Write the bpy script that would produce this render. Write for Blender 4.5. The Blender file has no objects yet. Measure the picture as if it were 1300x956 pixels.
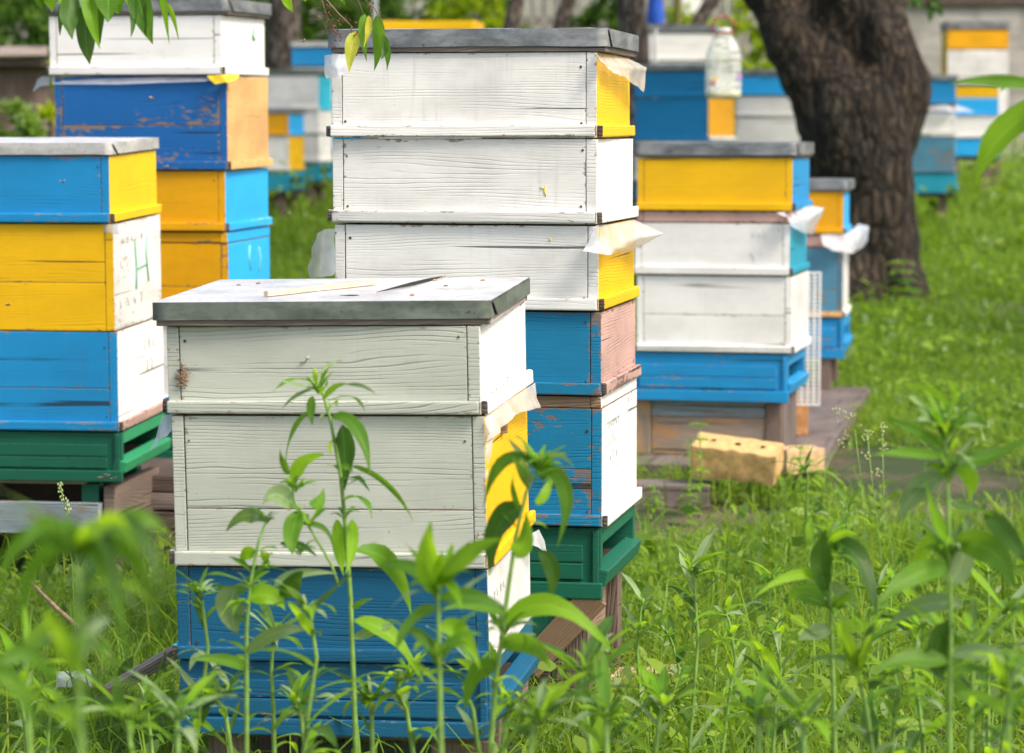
import bpy, bmesh, math, random
import numpy as np
from mathutils import Vector, Matrix, Euler, noise as mnoise

R = math.radians
scene = bpy.context.scene
COL = scene.collection
random.seed(7)

# ------------------------------------------------------------------ camera
F = 3600.0                       # focal length in photo pixels (photo 1300 wide, about a 100 mm lens)
CH = 1.12                        # eye height
TH = R(4.26)
cd = bpy.data.cameras.new('camera')
cam = bpy.data.objects.new('camera', cd); COL.objects.link(cam)
cam.location = (0, 0, CH)
cam.rotation_euler = (math.pi/2 - TH, 0, 0)
cd.sensor_width = 36; cd.lens = 36*F/1300
cd.shift_y = -44.5/1300
cd.clip_start = .1; cd.clip_end = 500
cd.dof.use_dof = True; cd.dof.focus_distance = 5.15; cd.dof.aperture_fstop = 6.0
cd.dof.aperture_blades = 9
scene.camera = cam
CT, ST = math.cos(TH), math.sin(TH)

def at(px, py, Y):
    """point of the world at depth Y that the photo shows at px, py"""
    dx = (px-650)/F; du = (433.5-py)/F
    dy = CT + du*ST; dz = -ST + du*CT
    t = Y/dy
    return Vector((dx*t, Y, CH + dz*t))

def ground(x, y):
    g = float(np.interp(y, [-50, 11.5, 14, 16, 20, 25, 30, 300], [0, 0, .04, .13, .42, .62, .7, .7]))
    return g + .018*mnoise.noise(Vector((x*1.1, y*1.1, 0))) + .008*mnoise.noise(Vector((x*4, y*4, 3)))

# ------------------------------------------------------------------ materials
def newmat(name):
    m = bpy.data.materials.new(name); m.use_nodes = True
    nt = m.node_tree
    for n in list(nt.nodes): nt.nodes.remove(n)
    return m, nt

class NT:
    def __init__(s, nt): s.nt = nt
    def n(s, typ, **kw):
        nd = s.nt.nodes.new(typ)
        for k, v in kw.items():
            if k.startswith('i_'):
                nd.inputs[k[2:].replace('_', ' ')].default_value = v
            else: setattr(nd, k, v)
        return nd
    def l(s, a, b): s.nt.links.new(a, b)
    def math(s, op, a, b=None, clamp=False):
        nd = s.n('ShaderNodeMath', operation=op); nd.use_clamp = clamp
        for i, v in enumerate((a, b)):
            if v is None: continue
            if isinstance(v, (int, float)): nd.inputs[i].default_value = v
            else: s.l(v, nd.inputs[i])
        return nd.outputs[0]
    def mix(s, fac, a, b, blend='MIX'):
        nd = s.n('ShaderNodeMix', data_type='RGBA', blend_type=blend)
        nd.clamp_factor = True
        for sock, v in ((nd.inputs[0], fac), (nd.inputs[6], a), (nd.inputs[7], b)):
            if isinstance(v, (int, float)): sock.default_value = v
            elif isinstance(v, tuple): sock.default_value = (*v[:3], 1)
            else: s.l(v, sock)
        return nd.outputs[2]
    def ramp(s, fac, p0, p1, v0=0., v1=1.):
        nd = s.n('ShaderNodeMapRange', interpolation_type='SMOOTHSTEP')
        nd.inputs['From Min'].default_value = p0; nd.inputs['From Max'].default_value = p1
        nd.inputs['To Min'].default_value = v0; nd.inputs['To Max'].default_value = v1
        s.l(fac, nd.inputs[0]); return nd.outputs[0]
    def noise(s, vec, sx, sy, sz=1., detail=2., rough=.5, off=0.):
        mp = s.n('ShaderNodeMapping'); mp.inputs['Scale'].default_value = (sx, sy, sz)
        mp.inputs['Location'].default_value = (off, off*1.7, off*.3)
        s.l(vec, mp.inputs[0])
        nd = s.n('ShaderNodeTexNoise'); nd.inputs['Scale'].default_value = 1
        nd.inputs['Detail'].default_value = detail; nd.inputs['Roughness'].default_value = rough
        s.l(mp.outputs[0], nd.inputs['Vector']); return nd.outputs[0]

def painted(name, col, wear=.3, groove=.45, under=(.16, .12, .09), dirt=.12, rough=.5, lines=110., bump=.5, specks=.5):
    lines *= 1.9; bump *= .75; groove *= .85
    """brush-painted plank: raised grain, dirty grooves, chipped edges showing another layer"""
    m, nt = newmat(name); s = NT(nt)
    uv = s.n('ShaderNodeUVMap', uv_map='grain').outputs[0]
    la = s.n('ShaderNodeUVMap', uv_map='edge_a').outputs[0]
    lb = s.n('ShaderNodeUVMap', uv_map='edge_b').outputs[0]
    sa = s.n('ShaderNodeSeparateXYZ'); s.l(la, sa.inputs[0])
    sb = s.n('ShaderNodeSeparateXYZ'); s.l(lb, sb.inputs[0])
    e = s.math('MINIMUM', s.math('MINIMUM', sa.outputs[0], sa.outputs[1]), s.math('MINIMUM', sb.outputs[0], sb.outputs[1]))
    sg = s.n('ShaderNodeSeparateXYZ'); s.l(uv, sg.inputs[0])
    fig = s.noise(uv, 1.3, 9., detail=1.)
    fig2 = s.noise(uv, 6., 40., detail=2.)
    t = s.math('ADD', s.math('ADD', s.math('MULTIPLY', sg.outputs[1], lines), s.math('MULTIPLY', fig, 11.)), s.math('MULTIPLY', fig2, 1.3))
    fr = s.math('FRACT', t)
    tri = s.math('ABSOLUTE', s.math('SUBTRACT', fr, .5))          # 0 at the groove
    depth = s.ramp(s.noise(uv, 4., 34., detail=4., off=4.), .38, .66)
    gr = s.math('MULTIPLY', s.ramp(tri, .0, .2, 1., 0.), depth)
    fib = s.noise(uv, 18., 420., detail=3., rough=.6)
    crk = s.math('MULTIPLY', s.ramp(s.noise(uv, 1.3, 75., detail=1., off=9.), .70, .735), s.ramp(s.noise(uv, 2., 5., off=5.), .45, .55))
    # colour
    big = s.noise(uv, 3., 5., detail=5., rough=.65, off=2.)
    c = s.mix(s.ramp(big, .38, .72, 0., min(.8, dirt*2.4)), col, tuple(v*.55+.03 for v in col))
    c = s.mix(s.math('MULTIPLY', s.ramp(big, .62, .4, 0., 1.), .22), c, tuple(min(.9, v*1.12+.02) for v in col))
    drip = s.math('MULTIPLY', s.ramp(s.noise(uv, 55., 3.5, detail=4., rough=.6, off=17.), .52, .78), s.ramp(s.noise(uv, 4., 3., detail=2., off=19.), .42, .7))
    c = s.mix(s.math('MULTIPLY', drip, dirt*2.2), c, tuple(v*.45+q for v, q in zip(col, (.06, .05, .03))))
    c = s.mix(s.math('MULTIPLY', s.ramp(fib, .45, .75), .16), c, tuple(v*.6 for v in col))
    c = s.mix(s.math('MULTIPLY', gr, groove), c, tuple(v*.35+.01 for v in col))
    # chips and worn edges
    ch = s.noise(uv, 34., 85., detail=5., rough=.7, off=7.)
    edge = s.math('MULTIPLY', s.ramp(e, .0, .012, 1., 0.), .17)
    rub = s.math('MULTIPLY', s.ramp(s.noise(uv, 4., 7., detail=2., off=11.), .5, .75), .12*wear/.3)
    chip = s.ramp(s.math('ADD', s.math('ADD', ch, edge), s.math('ADD', rub, (wear-.3)*.16)), .735, .77)
    wd = s.mix(s.noise(uv, 10., 160., detail=3.), tuple(v*.6 for v in under), tuple(min(.8, v*1.5) for v in under))
    c = s.mix(s.math('MULTIPLY', chip, .9), c, wd)
    c = s.mix(s.math('MULTIPLY', crk, .8), c, (.02, .017, .014))
    sp = s.ramp(s.noise(uv, 130., 130., detail=2., off=3.), .745, .78)
    spm = s.ramp(s.noise(uv, 5., 5., detail=2., off=13.), .45, .65)
    c = s.mix(s.math('MULTIPLY', s.math('MULTIPLY', sp, spm), specks), c, (.05, .035, .02))
    h = s.math('ADD', s.math('MULTIPLY', gr, -.9), s.math('MULTIPLY', fib, .45))
    h = s.math('ADD', h, s.math('MULTIPLY', chip, -.5)); h = s.math('ADD', h, s.math('MULTIPLY', crk, -1.5))
    bp = s.n('ShaderNodeBump'); bp.inputs['Strength'].default_value = bump; bp.inputs['Distance'].default_value = .0012
    s.l(h, bp.inputs['Height'])
    p = s.n('ShaderNodeBsdfPrincipled')
    s.l(c, p.inputs['Base Color']); s.l(bp.outputs[0], p.inputs['Normal'])
    s.l(s.math('ADD', s.math('MULTIPLY', chip, .3), rough), p.inputs['Roughness'])
    p.inputs['Specular IOR Level'].default_value = .25
    o = s.n('ShaderNodeOutputMaterial'); s.l(p.outputs[0], o.inputs[0])
    return m

def wood(name, c1, c2, crack=.8, rough=.85, patch=None):
    m, nt = newmat(name); s = NT(nt)
    uv = s.n('ShaderNodeUVMap', uv_map='grain').outputs[0]
    sg = s.n('ShaderNodeSeparateXYZ'); s.l(uv, sg.inputs[0])
    fig = s.noise(uv, 1.8, 9., detail=1.5)
    fr = s.math('FRACT', s.math('ADD', s.math('MULTIPLY', sg.outputs[1], 150.), s.math('MULTIPLY', fig, 14.)))
    gr = s.ramp(s.math('ABSOLUTE', s.math('SUBTRACT', fr, .5)), 0., .3, 1., 0.)
    fib = s.noise(uv, 12., 260., detail=4., rough=.65)
    big = s.noise(uv, 3., 8., detail=5., rough=.6, off=3.)
    c = s.mix(s.ramp(big, .3, .7), c1, c2)
    c = s.mix(s.math('MULTIPLY', s.ramp(fib, .4, .75), .45), c, tuple(v*.45 for v in c1))
    c = s.mix(s.math('MULTIPLY', gr, .35), c, tuple(v*.5 for v in c2))
    if patch:
        c = s.mix(s.math('MULTIPLY', s.ramp(s.noise(uv, 9., 22., detail=5., rough=.7, off=8.), .5, .62), .8), c, patch)
    crk = s.ramp(s.noise(uv, 1.6, 90., detail=1., off=9.), .66, .70)
    c = s.mix(s.math('MULTIPLY', crk, crack), c, (.012, .01, .008))
    h = s.math('ADD', s.math('MULTIPLY', fib, .8), s.math('MULTIPLY', s.math('ADD', gr, s.math('MULTIPLY', crk, 2.)), -.6))
    bp = s.n('ShaderNodeBump'); bp.inputs['Strength'].default_value = .7; bp.inputs['Distance'].default_value = .002
    s.l(h, bp.inputs['Height'])
    p = s.n('ShaderNodeBsdfPrincipled', i_Roughness=rough)
    s.l(c, p.inputs['Base Color']); s.l(bp.outputs[0], p.inputs['Normal'])
    o = s.n('ShaderNodeOutputMaterial'); s.l(p.outputs[0], o.inputs[0])
    return m

def metal(name, c1, c2, metallic=.75, rough=.42, dust=(.6, .58, .55), dustamt=.35):
    m, nt = newmat(name); s = NT(nt)
    tc = s.n('ShaderNodeTexCoord').outputs['Object']
    a = s.noise(tc, 9., 9., 30., detail=6., rough=.65)
    b = s.noise(tc, 60., 60., 60., detail=4., off=4.)
    c = s.mix(s.ramp(a, .38, .62), c1, c2)
    c = s.mix(s.math('MULTIPLY', s.ramp(b, .5, .7), .35), c, tuple(v*.55 for v in c1))
    d = s.math('MULTIPLY', s.ramp(s.noise(tc, 5., 5., 8., detail=7., rough=.7, off=6.), .42, .66), dustamt)
    c = s.mix(d, c, dust)
    # rust freckles and dark drips
    ru = s.math('MULTIPLY', s.ramp(s.noise(tc, 90., 90., 90., detail=2., off=12.), .70, .75), .7)
    c = s.mix(ru, c, (.09, .05, .03))
    bp = s.n('ShaderNodeBump'); bp.inputs['Strength'].default_value = .35; bp.inputs['Distance'].default_value = .003
    s.l(s.noise(tc, 14., 14., 14., detail=3., off=2.), bp.inputs['Height'])
    p = s.n('ShaderNodeBsdfPrincipled')
    s.l(c, p.inputs['Base Color']); s.l(bp.outputs[0], p.inputs['Normal'])
    s.l(s.math('MULTIPLY', s.math('SUBTRACT', 1., d), metallic), p.inputs['Metallic'])
    s.l(s.math('ADD', s.math('MULTIPLY', a, .25), rough-.1), p.inputs['Roughness'])
    o = s.n('ShaderNodeOutputMaterial'); s.l(p.outputs[0], o.inputs[0])
    return m

def plain(name, col, rough=.6, metallic=0., var=.25, scale=25., bump=.2, **kw):
    m, nt = newmat(name); s = NT(nt)
    tc = s.n('ShaderNodeTexCoord').outputs['Object']
    a = s.noise(tc, scale, scale, scale, detail=5., rough=.6)
    c = s.mix(s.ramp(a, .3, .7), tuple(v*(1-var) for v in col), tuple(min(.9, v*(1+var)) for v in col))
    bp = s.n('ShaderNodeBump'); bp.inputs['Strength'].default_value = bump; bp.inputs['Distance'].default_value = .004
    s.l(a, bp.inputs['Height'])
    p = s.n('ShaderNodeBsdfPrincipled', i_Roughness=rough, i_Metallic=metallic)
    s.l(c, p.inputs['Base Color']); s.l(bp.outputs[0], p.inputs['Normal'])
    for k, v in kw.items(): p.inputs[k].default_value = v
    o = s.n('ShaderNodeOutputMaterial'); s.l(p.outputs[0], o.inputs[0])
    return m

def leafmat(name, c1, c2, back, trans=.4, rough=.45, tcol=None, vein=True):
    """leaf: blade colour varied per leaf (tint attribute), paler underside, light passing through"""
    m, nt = newmat(name); s = NT(nt)
    tn = s.n('ShaderNodeAttribute', attribute_name='tint').outputs['Fac']
    c = s.mix(tn, c1, c2)
    tc = s.n('ShaderNodeTexCoord').outputs['Object']
    c = s.mix(s.math('MULTIPLY', s.noise(tc, 60., 60., 60., detail=3.), .35), c, tuple(v*.6 for v in c1))
    if vein:
        uv = s.n('ShaderNodeUVMap', uv_map='grain').outputs[0]
        sg = s.n('ShaderNodeSeparateXYZ'); s.l(uv, sg.inputs[0])
        av = s.math('ABSOLUTE', sg.outputs[1])
        mid = s.ramp(av, .02, .09, 1., 0.)
        fr = s.math('FRACT', s.math('SUBTRACT', s.math('MULTIPLY', sg.outputs[0], 11.), s.math('MULTIPLY', av, 2.4)))
        vv = s.ramp(s.math('ABSOLUTE', s.math('SUBTRACT', fr, .5)), .0, .1, .5, 0.)
        vn = s.math('MAXIMUM', mid, vv)
        c = s.mix(s.math('MULTIPLY', vn, .45), c, tuple(min(.8, v*1.9+.02) for v in c2))
    c = s.mix(s.math('MULTIPLY', s.ramp(s.noise(tc, 150., 150., 150., detail=3., off=7.), .69, .73), .75), c, (.20, .13, .04))
    geo = s.n('ShaderNodeNewGeometry')
    cf = s.mix(geo.outputs['Backfacing'], c, back)
    p = s.n('ShaderNodeBsdfPrincipled', i_Roughness=rough)
    p.inputs['Specular IOR Level'].default_value = .22
    s.l(cf, p.inputs['Base Color'])
    if vein:
        bp = s.n('ShaderNodeBump'); bp.inputs['Strength'].default_value = .35; bp.inputs['Distance'].default_value = .001
        s.l(s.math('MULTIPLY', vn, -1.), bp.inputs['Height']); s.l(bp.outputs[0], p.inputs['Normal'])
    t = s.n('ShaderNodeBsdfTranslucent')
    tc2 = s.mix(tn, tcol or tuple(min(.9, v*1.9) for v in c1), tuple(min(.9, v*1.25) for v in (tcol or tuple(q*1.9 for q in c2))))
    s.l(tc2, t.inputs[0])
    mx = s.n('ShaderNodeMixShader'); mx.inputs[0].default_value = trans
    s.l(p.outputs[0], mx.inputs[1]); s.l(t.outputs[0], mx.inputs[2])
    o = s.n('ShaderNodeOutputMaterial'); s.l(mx.outputs[0], o.inputs[0])
    return m

WU = (.26, .19, .13)
M = {}
M['pale green'] = painted('paint_pale_green', (.52, .55, .475), wear=.26, groove=.6, under=(.30, .26, .18), dirt=.13, lines=75., bump=.8, specks=.9)  # slightly green paint; the green shade on this hive is also in the colour
M['white'] = painted('paint_white', (.83, .82, .805), wear=.26, groove=.16, under=(.30, .25, .2), dirt=.13, lines=85., bump=.55)
M['cream'] = painted('paint_cream', (.79, .785, .755), wear=.27, groove=.28, under=(.27, .22, .17), dirt=.22, lines=80., bump=.7, specks=.8)
M['worn white'] = painted('paint_worn_white', (.76, .75, .73), wear=.55, groove=.5, under=(.38, .34, .31), dirt=.25, lines=85., bump=.5)
M['blue'] = painted('paint_blue', (.001, .255, .56), wear=.36, groove=.3, under=(.23, .2, .18), lines=80., dirt=.1)
M['sky blue'] = painted('paint_sky_blue', (.006, .40, .86), wear=.25, groove=.25, under=(.5, .5, .45), lines=80., dirt=.1)
M['dark blue'] = painted('paint_shaded_blue', (.003, .105, .21), wear=.2, groove=.5, under=(.2, .17, .14), lines=75., bump=.8, dirt=.12)  # blue darkened: the shade on the front hive is put into the colour
M['chipped blue'] = painted('paint_chipped_blue', (.002, .20, .38), wear=.62, groove=.5, under=(.20, .135, .10), lines=80., bump=.8)
M['deep blue'] = painted('paint_deep_blue', (.003, .115, .37), wear=.5, groove=.35, under=(.23, .17, .12), lines=60.)
M['faded blue'] = painted('paint_faded_blue', (.07, .25, .38), wear=.8, groove=.6, under=(.2, .17, .15), lines=80., dirt=.4)
M['teal'] = painted('paint_teal', (.006, .30, .44), wear=.2, groove=.2, lines=80.)
M['cyan'] = painted('paint_cyan', (.01, .50, .70), wear=.2, groove=.2, lines=80.)
M['yellow'] = painted('paint_yellow', (.88, .49, .008), wear=.25, groove=.35, under=(.35, .22, .1), lines=80., dirt=.1, bump=.6)
M['lemon yellow'] = painted('paint_lemon', (.88, .52, .010), wear=.18, groove=.15, under=(.45, .3, .1), lines=80., dirt=.06)
M['ochre yellow'] = painted('paint_ochre', (.80, .38, .006), wear=.3, groove=.3, under=(.25, .17, .1), lines=70., dirt=.12)
M['peach'] = painted('paint_peach', (.78, .44, .17), wear=.45, groove=.4, under=(.4, .25, .13), lines=70., dirt=.3)
M['green'] = painted('paint_green', (.003, .115, .068), wear=.22, groove=.35, under=(.03, .05, .035), lines=70., dirt=.12)
M['light green'] = painted('paint_light_green', (.02, .27, .12), wear=.2, groove=.3, under=(.05, .06, .04), lines=70.)
M['pink'] = painted('paint_pink', (.58, .36, .32), wear=.6, groove=.55, under=(.15, .09, .08), lines=80., dirt=.35, bump=.8)
M['bare wood'] = wood('bare_brown_wood', (.20, .12, .07), (.33, .22, .14))
M['rim wood'] = wood('grey_rim_wood', (.13, .11, .095), (.24, .20, .17))
M['pink rim wood'] = wood('pink_rim_wood', (.42, .33, .31), (.60, .50, .46))
M['end grain'] = wood('dark_end_grain', (.07, .055, .045), (.17, .14, .12))
M['old wood'] = wood('old_brown_wood', (.14, .095, .075), (.25, .18, .15))
M['dark wood'] = wood('dark_stained_wood', (.055, .037, .03), (.12, .085, .07))
M['weathered'] = wood('weathered_board', (.28, .21, .16), (.42, .34, .27), patch=(.5, .25, .1))
M['blue grey wood'] = wood('blue_grey_wood', (.2, .26, .3), (.36, .42, .45), patch=(.24, .18, .14))
M['plank'] = wood('grey_pink_plank', (.11, .085, .075), (.21, .165, .15))
M['fresh wood'] = wood('fresh_pine', (.72, .50, .32), (.80, .62, .44), crack=.3)
M['fence wood'] = wood('grey_fence_wood', (.22, .21, .185), (.38, .36, .32))
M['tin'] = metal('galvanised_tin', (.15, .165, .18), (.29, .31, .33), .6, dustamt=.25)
M['lit tin top'] = metal('galvanised_tin_lit_top', (.58, .58, .59), (.75, .75, .76), .45, .38, dust=(.78, .76, .74), dustamt=.6)  # paler copy of the tin for lid tops, sky light put into the colour
M['green reflection tin'] = metal('green_reflection_tin', (.10, .135, .105), (.19, .22, .19), .45, .42, dust=(.3, .33, .29), dustamt=.35)  # reflection of the greenery put into the tin colour
M['pale tin'] = metal('pale_tin', (.48, .48, .47), (.66, .65, .64), .45, .5)
M['nail'] = plain('rusty_nail', (.10, .075, .06), .6, .6)
M['black'] = plain('black_gap', (.012, .012, .012), .9)
M['marker'] = plain('dark_marker', (.42, .42, .43), .8)
M['green marker'] = plain('green_marker', (.22, .56, .38), .7)
M['brick'] = plain('yellow_brick', (.56, .36, .15), .9, 0, .2, 45., .25)
M['pale brick'] = plain('pale_brick', (.58, .38, .21), .9, 0, .2, 45., .25)
M['red brick'] = plain('orange_brick', (.42, .20, .08), .9, 0, .3, 30., .8)
M['white plastic'] = plain('white_plastic', (.72, .72, .72), .4, 0, .08)
M['twig'] = plain('dry_twig', (.34, .22, .13), .9, 0, .35, 60., .6)
M['branch'] = plain('live_twig', (.15, .10, .07), .8, 0, .3, 80., .5)
M['dry flower'] = plain('dry_flower', (.16, .055, .035), .8, 0, .5, 200., .3)
M['stem'] = plain('green_stem', (.16, .30, .055), .55, 0, .25, 40., .1, **{'Subsurface Weight': 0.0})
M['bee'] = plain('bee_body', (.13, .06, .02), .6, 0, .6, 260.)
M['blue cloth'] = plain('blue_cloth', (.01, .09, .5), .8, 0, .2, 12.)
M['paper'] = plain('white_paper', (.74, .74, .74), .8, 0, .06)
M['leaf'] = leafmat('weed_leaf', (.055, .15, .016), (.12, .27, .026), (.20, .30, .12), .42, tcol=(.26, .50, .03))
M['pale leaf'] = leafmat('pale_weed_leaf', (.17, .27, .11), (.27, .37, .18), (.27, .36, .19), .28, tcol=(.28, .48, .08))
M['dark leaf'] = leafmat('dark_weed_leaf', (.032, .085, .015), (.06, .14, .022), (.13, .20, .09), .32, tcol=(.13, .30, .02))
M['bright leaf'] = leafmat('bright_leaf', (.14, .33, .018), (.25, .46, .03), (.24, .42, .06), .5, tcol=(.45, .75, .03))
M['yellow leaf'] = leafmat('yellow_leaf', (.62, .42, .05), (.4, .5, .06), (.6, .48, .12), .4, tcol=(.8, .6, .06))
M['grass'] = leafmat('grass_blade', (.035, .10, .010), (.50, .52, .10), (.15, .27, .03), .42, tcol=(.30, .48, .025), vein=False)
M['cover'] = leafmat('ground_leaf', (.024, .08, .010), (.28, .42, .05), (.26, .36, .15), .42, tcol=(.30, .50, .03), vein=False)
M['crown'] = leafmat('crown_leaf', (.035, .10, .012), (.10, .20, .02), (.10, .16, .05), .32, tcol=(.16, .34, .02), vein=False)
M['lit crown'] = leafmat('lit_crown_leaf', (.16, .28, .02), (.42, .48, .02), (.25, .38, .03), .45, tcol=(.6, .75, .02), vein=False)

def film_material():
    m, nt = newmat('plastic_film'); s = NT(nt)
    tc = s.n('ShaderNodeTexCoord').outputs['Object']
    p = s.n('ShaderNodeBsdfPrincipled', i_Roughness=.28); p.inputs['Base Color'].default_value = (.84, .86, .9, 1)
    bp = s.n('ShaderNodeBump'); bp.inputs['Strength'].default_value = .5; bp.inputs['Distance'].default_value = .004
    s.l(s.noise(tc, 40., 40., 25., detail=3.), bp.inputs['Height']); s.l(bp.outputs[0], p.inputs['Normal'])
    t = s.n('ShaderNodeBsdfTranslucent'); t.inputs[0].default_value = (.80, .84, .92, 1)
    a = s.n('ShaderNodeMixShader'); a.inputs[0].default_value = .45
    s.l(p.outputs[0], a.inputs[1]); s.l(t.outputs[0], a.inputs[2])
    tr = s.n('ShaderNodeBsdfTransparent')
    b = s.n('ShaderNodeMixShader')
    s.l(s.ramp(s.noise(tc, 18., 18., 18., detail=2., off=3.), .35, .7, .12, .38), b.inputs[0])
    s.l(a.outputs[0], b.inputs[1]); s.l(tr.outputs[0], b.inputs[2])
    o = s.n('ShaderNodeOutputMaterial'); s.l(b.outputs[0], o.inputs[0])
    return m
M['film'] = film_material()

def bark_material(name, c1, c2):
    m, nt = newmat(name); s = NT(nt)
    tc = s.n('ShaderNodeTexCoord').outputs['Object']
    a = s.noise(tc, 26., 26., 7., detail=7., rough=.7)
    v = s.n('ShaderNodeTexVoronoi', feature='DISTANCE_TO_EDGE'); v.inputs['Scale'].default_value = 1
    mp = s.n('ShaderNodeMapping'); mp.inputs['Scale'].default_value = (22, 22, 5.5)
    ad = s.n('ShaderNodeVectorMath', operation='ADD'); s.l(tc, ad.inputs[0])
    nz = s.n('ShaderNodeTexNoise'); nz.inputs['Scale'].default_value = 9; s.l(tc, nz.inputs['Vector'])
    sc = s.n('ShaderNodeVectorMath', operation='SCALE'); sc.inputs['Scale'].default_value = .07
    s.l(nz.outputs['Color'], sc.inputs[0]); s.l(sc.outputs[0], ad.inputs[1])
    s.l(ad.outputs[0], mp.inputs[0]); s.l(mp.outputs[0], v.inputs['Vector'])
    cr = s.ramp(v.outputs['Distance'], 0., .25)
    c = s.mix(s.ramp(a, .35, .68), c1, c2)
    c = s.mix(s.math('MULTIPLY', s.ramp(s.noise(tc, 6., 6., 4., detail=5., rough=.7, off=5.), .56, .7), .55), c, (.12, .115, .092))
    c = s.mix(s.math('SUBTRACT', 1., cr), c, tuple(q*.4 for q in c1))
    bp = s.n('ShaderNodeBump'); bp.inputs['Strength'].default_value = 1.; bp.inputs['Distance'].default_value = .016
    s.l(s.math('ADD', cr, a), bp.inputs['Height'])
    p = s.n('ShaderNodeBsdfPrincipled', i_Roughness=.9)
    s.l(c, p.inputs['Base Color']); s.l(bp.outputs[0], p.inputs['Normal'])
    o = s.n('ShaderNodeOutputMaterial'); s.l(p.outputs[0], o.inputs[0])
    return m
M['bark'] = bark_material('dark_bark', (.018, .012, .007), (.095, .066, .042))
M['pale bark'] = bark_material('pale_bark', (.13, .10, .08), (.26, .21, .18))

def ground_material():
    m, nt = newmat('soil_and_shaded_green'); s = NT(nt)
    tc = s.n('ShaderNodeTexCoord').outputs['Object']
    a = s.noise(tc, 1.3, 1.3, 1., detail=6., rough=.6)
    b = s.noise(tc, 30., 30., 30., detail=6., rough=.7)
    soil = s.mix(b, (.07, .048, .03), (.21, .15, .11))
    gr = s.mix(b, (.018, .035, .008), (.05, .085, .015))  # green ground darkened, shade of the gaps between blades put into it
    c = s.mix(s.ramp(s.math('ADD', a, s.math('MULTIPLY', b, .25)), .5, .68), soil, gr)
    bp = s.n('ShaderNodeBump'); bp.inputs['Strength'].default_value = .9; bp.inputs['Distance'].default_value = .02
    s.l(b, bp.inputs['Height'])
    p = s.n('ShaderNodeBsdfPrincipled', i_Roughness=.95)
    s.l(c, p.inputs['Base Color']); s.l(bp.outputs[0], p.inputs['Normal'])
    o = s.n('ShaderNodeOutputMaterial'); s.l(p.outputs[0], o.inputs[0])
    return m
M['soil'] = ground_material()

def wall_material():
    m, nt = newmat('grey_concrete'); s = NT(nt)
    tc = s.n('ShaderNodeTexCoord').outputs['Object']
    a = s.noise(tc, 1.1, 1.1, 5., detail=7., rough=.7)
    c = s.mix(s.ramp(a, .3, .7), (.24, .23, .21), (.44, .42, .39))
    c = s.mix(s.math('MULTIPLY', s.ramp(s.noise(tc, 3., 3., 1., detail=6., off=4.), .5, .65), .5), c, (.15, .15, .13))
    p = s.n('ShaderNodeBsdfPrincipled', i_Roughness=.9); s.l(c, p.inputs['Base Color'])
    o = s.n('ShaderNodeOutputMaterial'); s.l(p.outputs[0], o.inputs[0])
    return m
M['concrete'] = wall_material()

def pet_material():
    m, nt = newmat('clear_plastic'); s = NT(nt)
    p = s.n('ShaderNodeBsdfPrincipled', i_Roughness=.2); p.inputs['Base Color'].default_value = (.8, .82, .78, 1)
    t = s.n('ShaderNodeBsdfTransparent'); t.inputs[0].default_value = (.93, .95, .92, 1)
    b = s.n('ShaderNodeMixShader')
    tc = s.n('ShaderNodeTexCoord').outputs['Object']
    s.l(s.ramp(s.noise(tc, 25., 25., 60., detail=3.), .35, .7, .45, .78), b.inputs[0])
    s.l(p.outputs[0], b.inputs[1]); s.l(t.outputs[0], b.inputs[2])
    o = s.n('ShaderNodeOutputMaterial'); s.l(b.outputs[0], o.inputs[0])
    return m
M['pet'] = pet_material()
M['syrup'] = plain('yellow_syrup', (.62, .60, .25), .2)
M['red plastic'] = plain('red_plastic', (.38, .07, .05), .4)
M['purple'] = plain('purple_plastic', (.35, .2, .45), .4)
M['olive'] = plain('olive_paint', (.12, .12, .02), .7)

# ------------------------------------------------------------------ mesh building
class MB:
    """collects polygons with uv (grain, edge distances), material and tint; build() links ONE mesh object"""
    def __init__(s): s.v = []; s.f = []; s.m = []; s.uv = []; s.ea = []; s.eb = []; s.t = []; s.mats = []; s.smooth = []
    def mi(s, key):
        if key not in s.mats: s.mats.append(key)
        return s.mats.index(key)
    def poly(s, pts, key, uvs=None, ea=None, eb=None, tint=.5, smooth=False):
        b = len(s.v); s.v.extend([tuple(p) for p in pts]); n = len(pts)
        s.face([b+i for i in range(n)], key, uvs, ea, eb, tint, smooth)
    def face(s, idx, key, uvs=None, ea=None, eb=None, tint=.5, smooth=False):
        n = len(idx); s.f.append(idx); s.m.append(s.mi(key)); s.smooth.append(smooth)
        s.uv.extend(uvs or [(0, 0)]*n); s.ea.extend(ea or [(9, 9)]*n); s.eb.extend(eb or [(9, 9)]*n); s.t.append(tint)
    def build(s, name, parent=None, mat_world=None, label=None):
        me = bpy.data.meshes.new(name)
        me.from_pydata(s.v, [], s.f)
        for k in s.mats: me.materials.append(M[k])
        me.polygons.foreach_set('material_index', s.m)
        me.polygons.foreach_set('use_smooth', s.smooth)
        for nm, dat in (('grain', s.uv), ('edge_a', s.ea), ('edge_b', s.eb)):
            if nm != 'grain' and not any(d[0] != 9 for d in dat[:400]): continue
            l = me.uv_layers.new(name=nm); l.data.foreach_set('uv', np.array(dat, dtype=np.float32).ravel())
        a = me.attributes.new('tint', 'FLOAT', 'FACE'); a.data.foreach_set('value', s.t)
        me.update()
        o = bpy.data.objects.new(name, me); COL.objects.link(o)
        if parent is not None: o.parent = parent
        if mat_world is not None: o.matrix_parent_inverse = mat_world.inverted()
        if label: o['label'] = label
        return o

def tag(o, label=None, cat=None, group=None, kind=None):
    if label: o['label'] = label
    if cat: o['category'] = cat
    if group: o['group'] = group
    if kind: o['kind'] = kind
    return o

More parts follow.
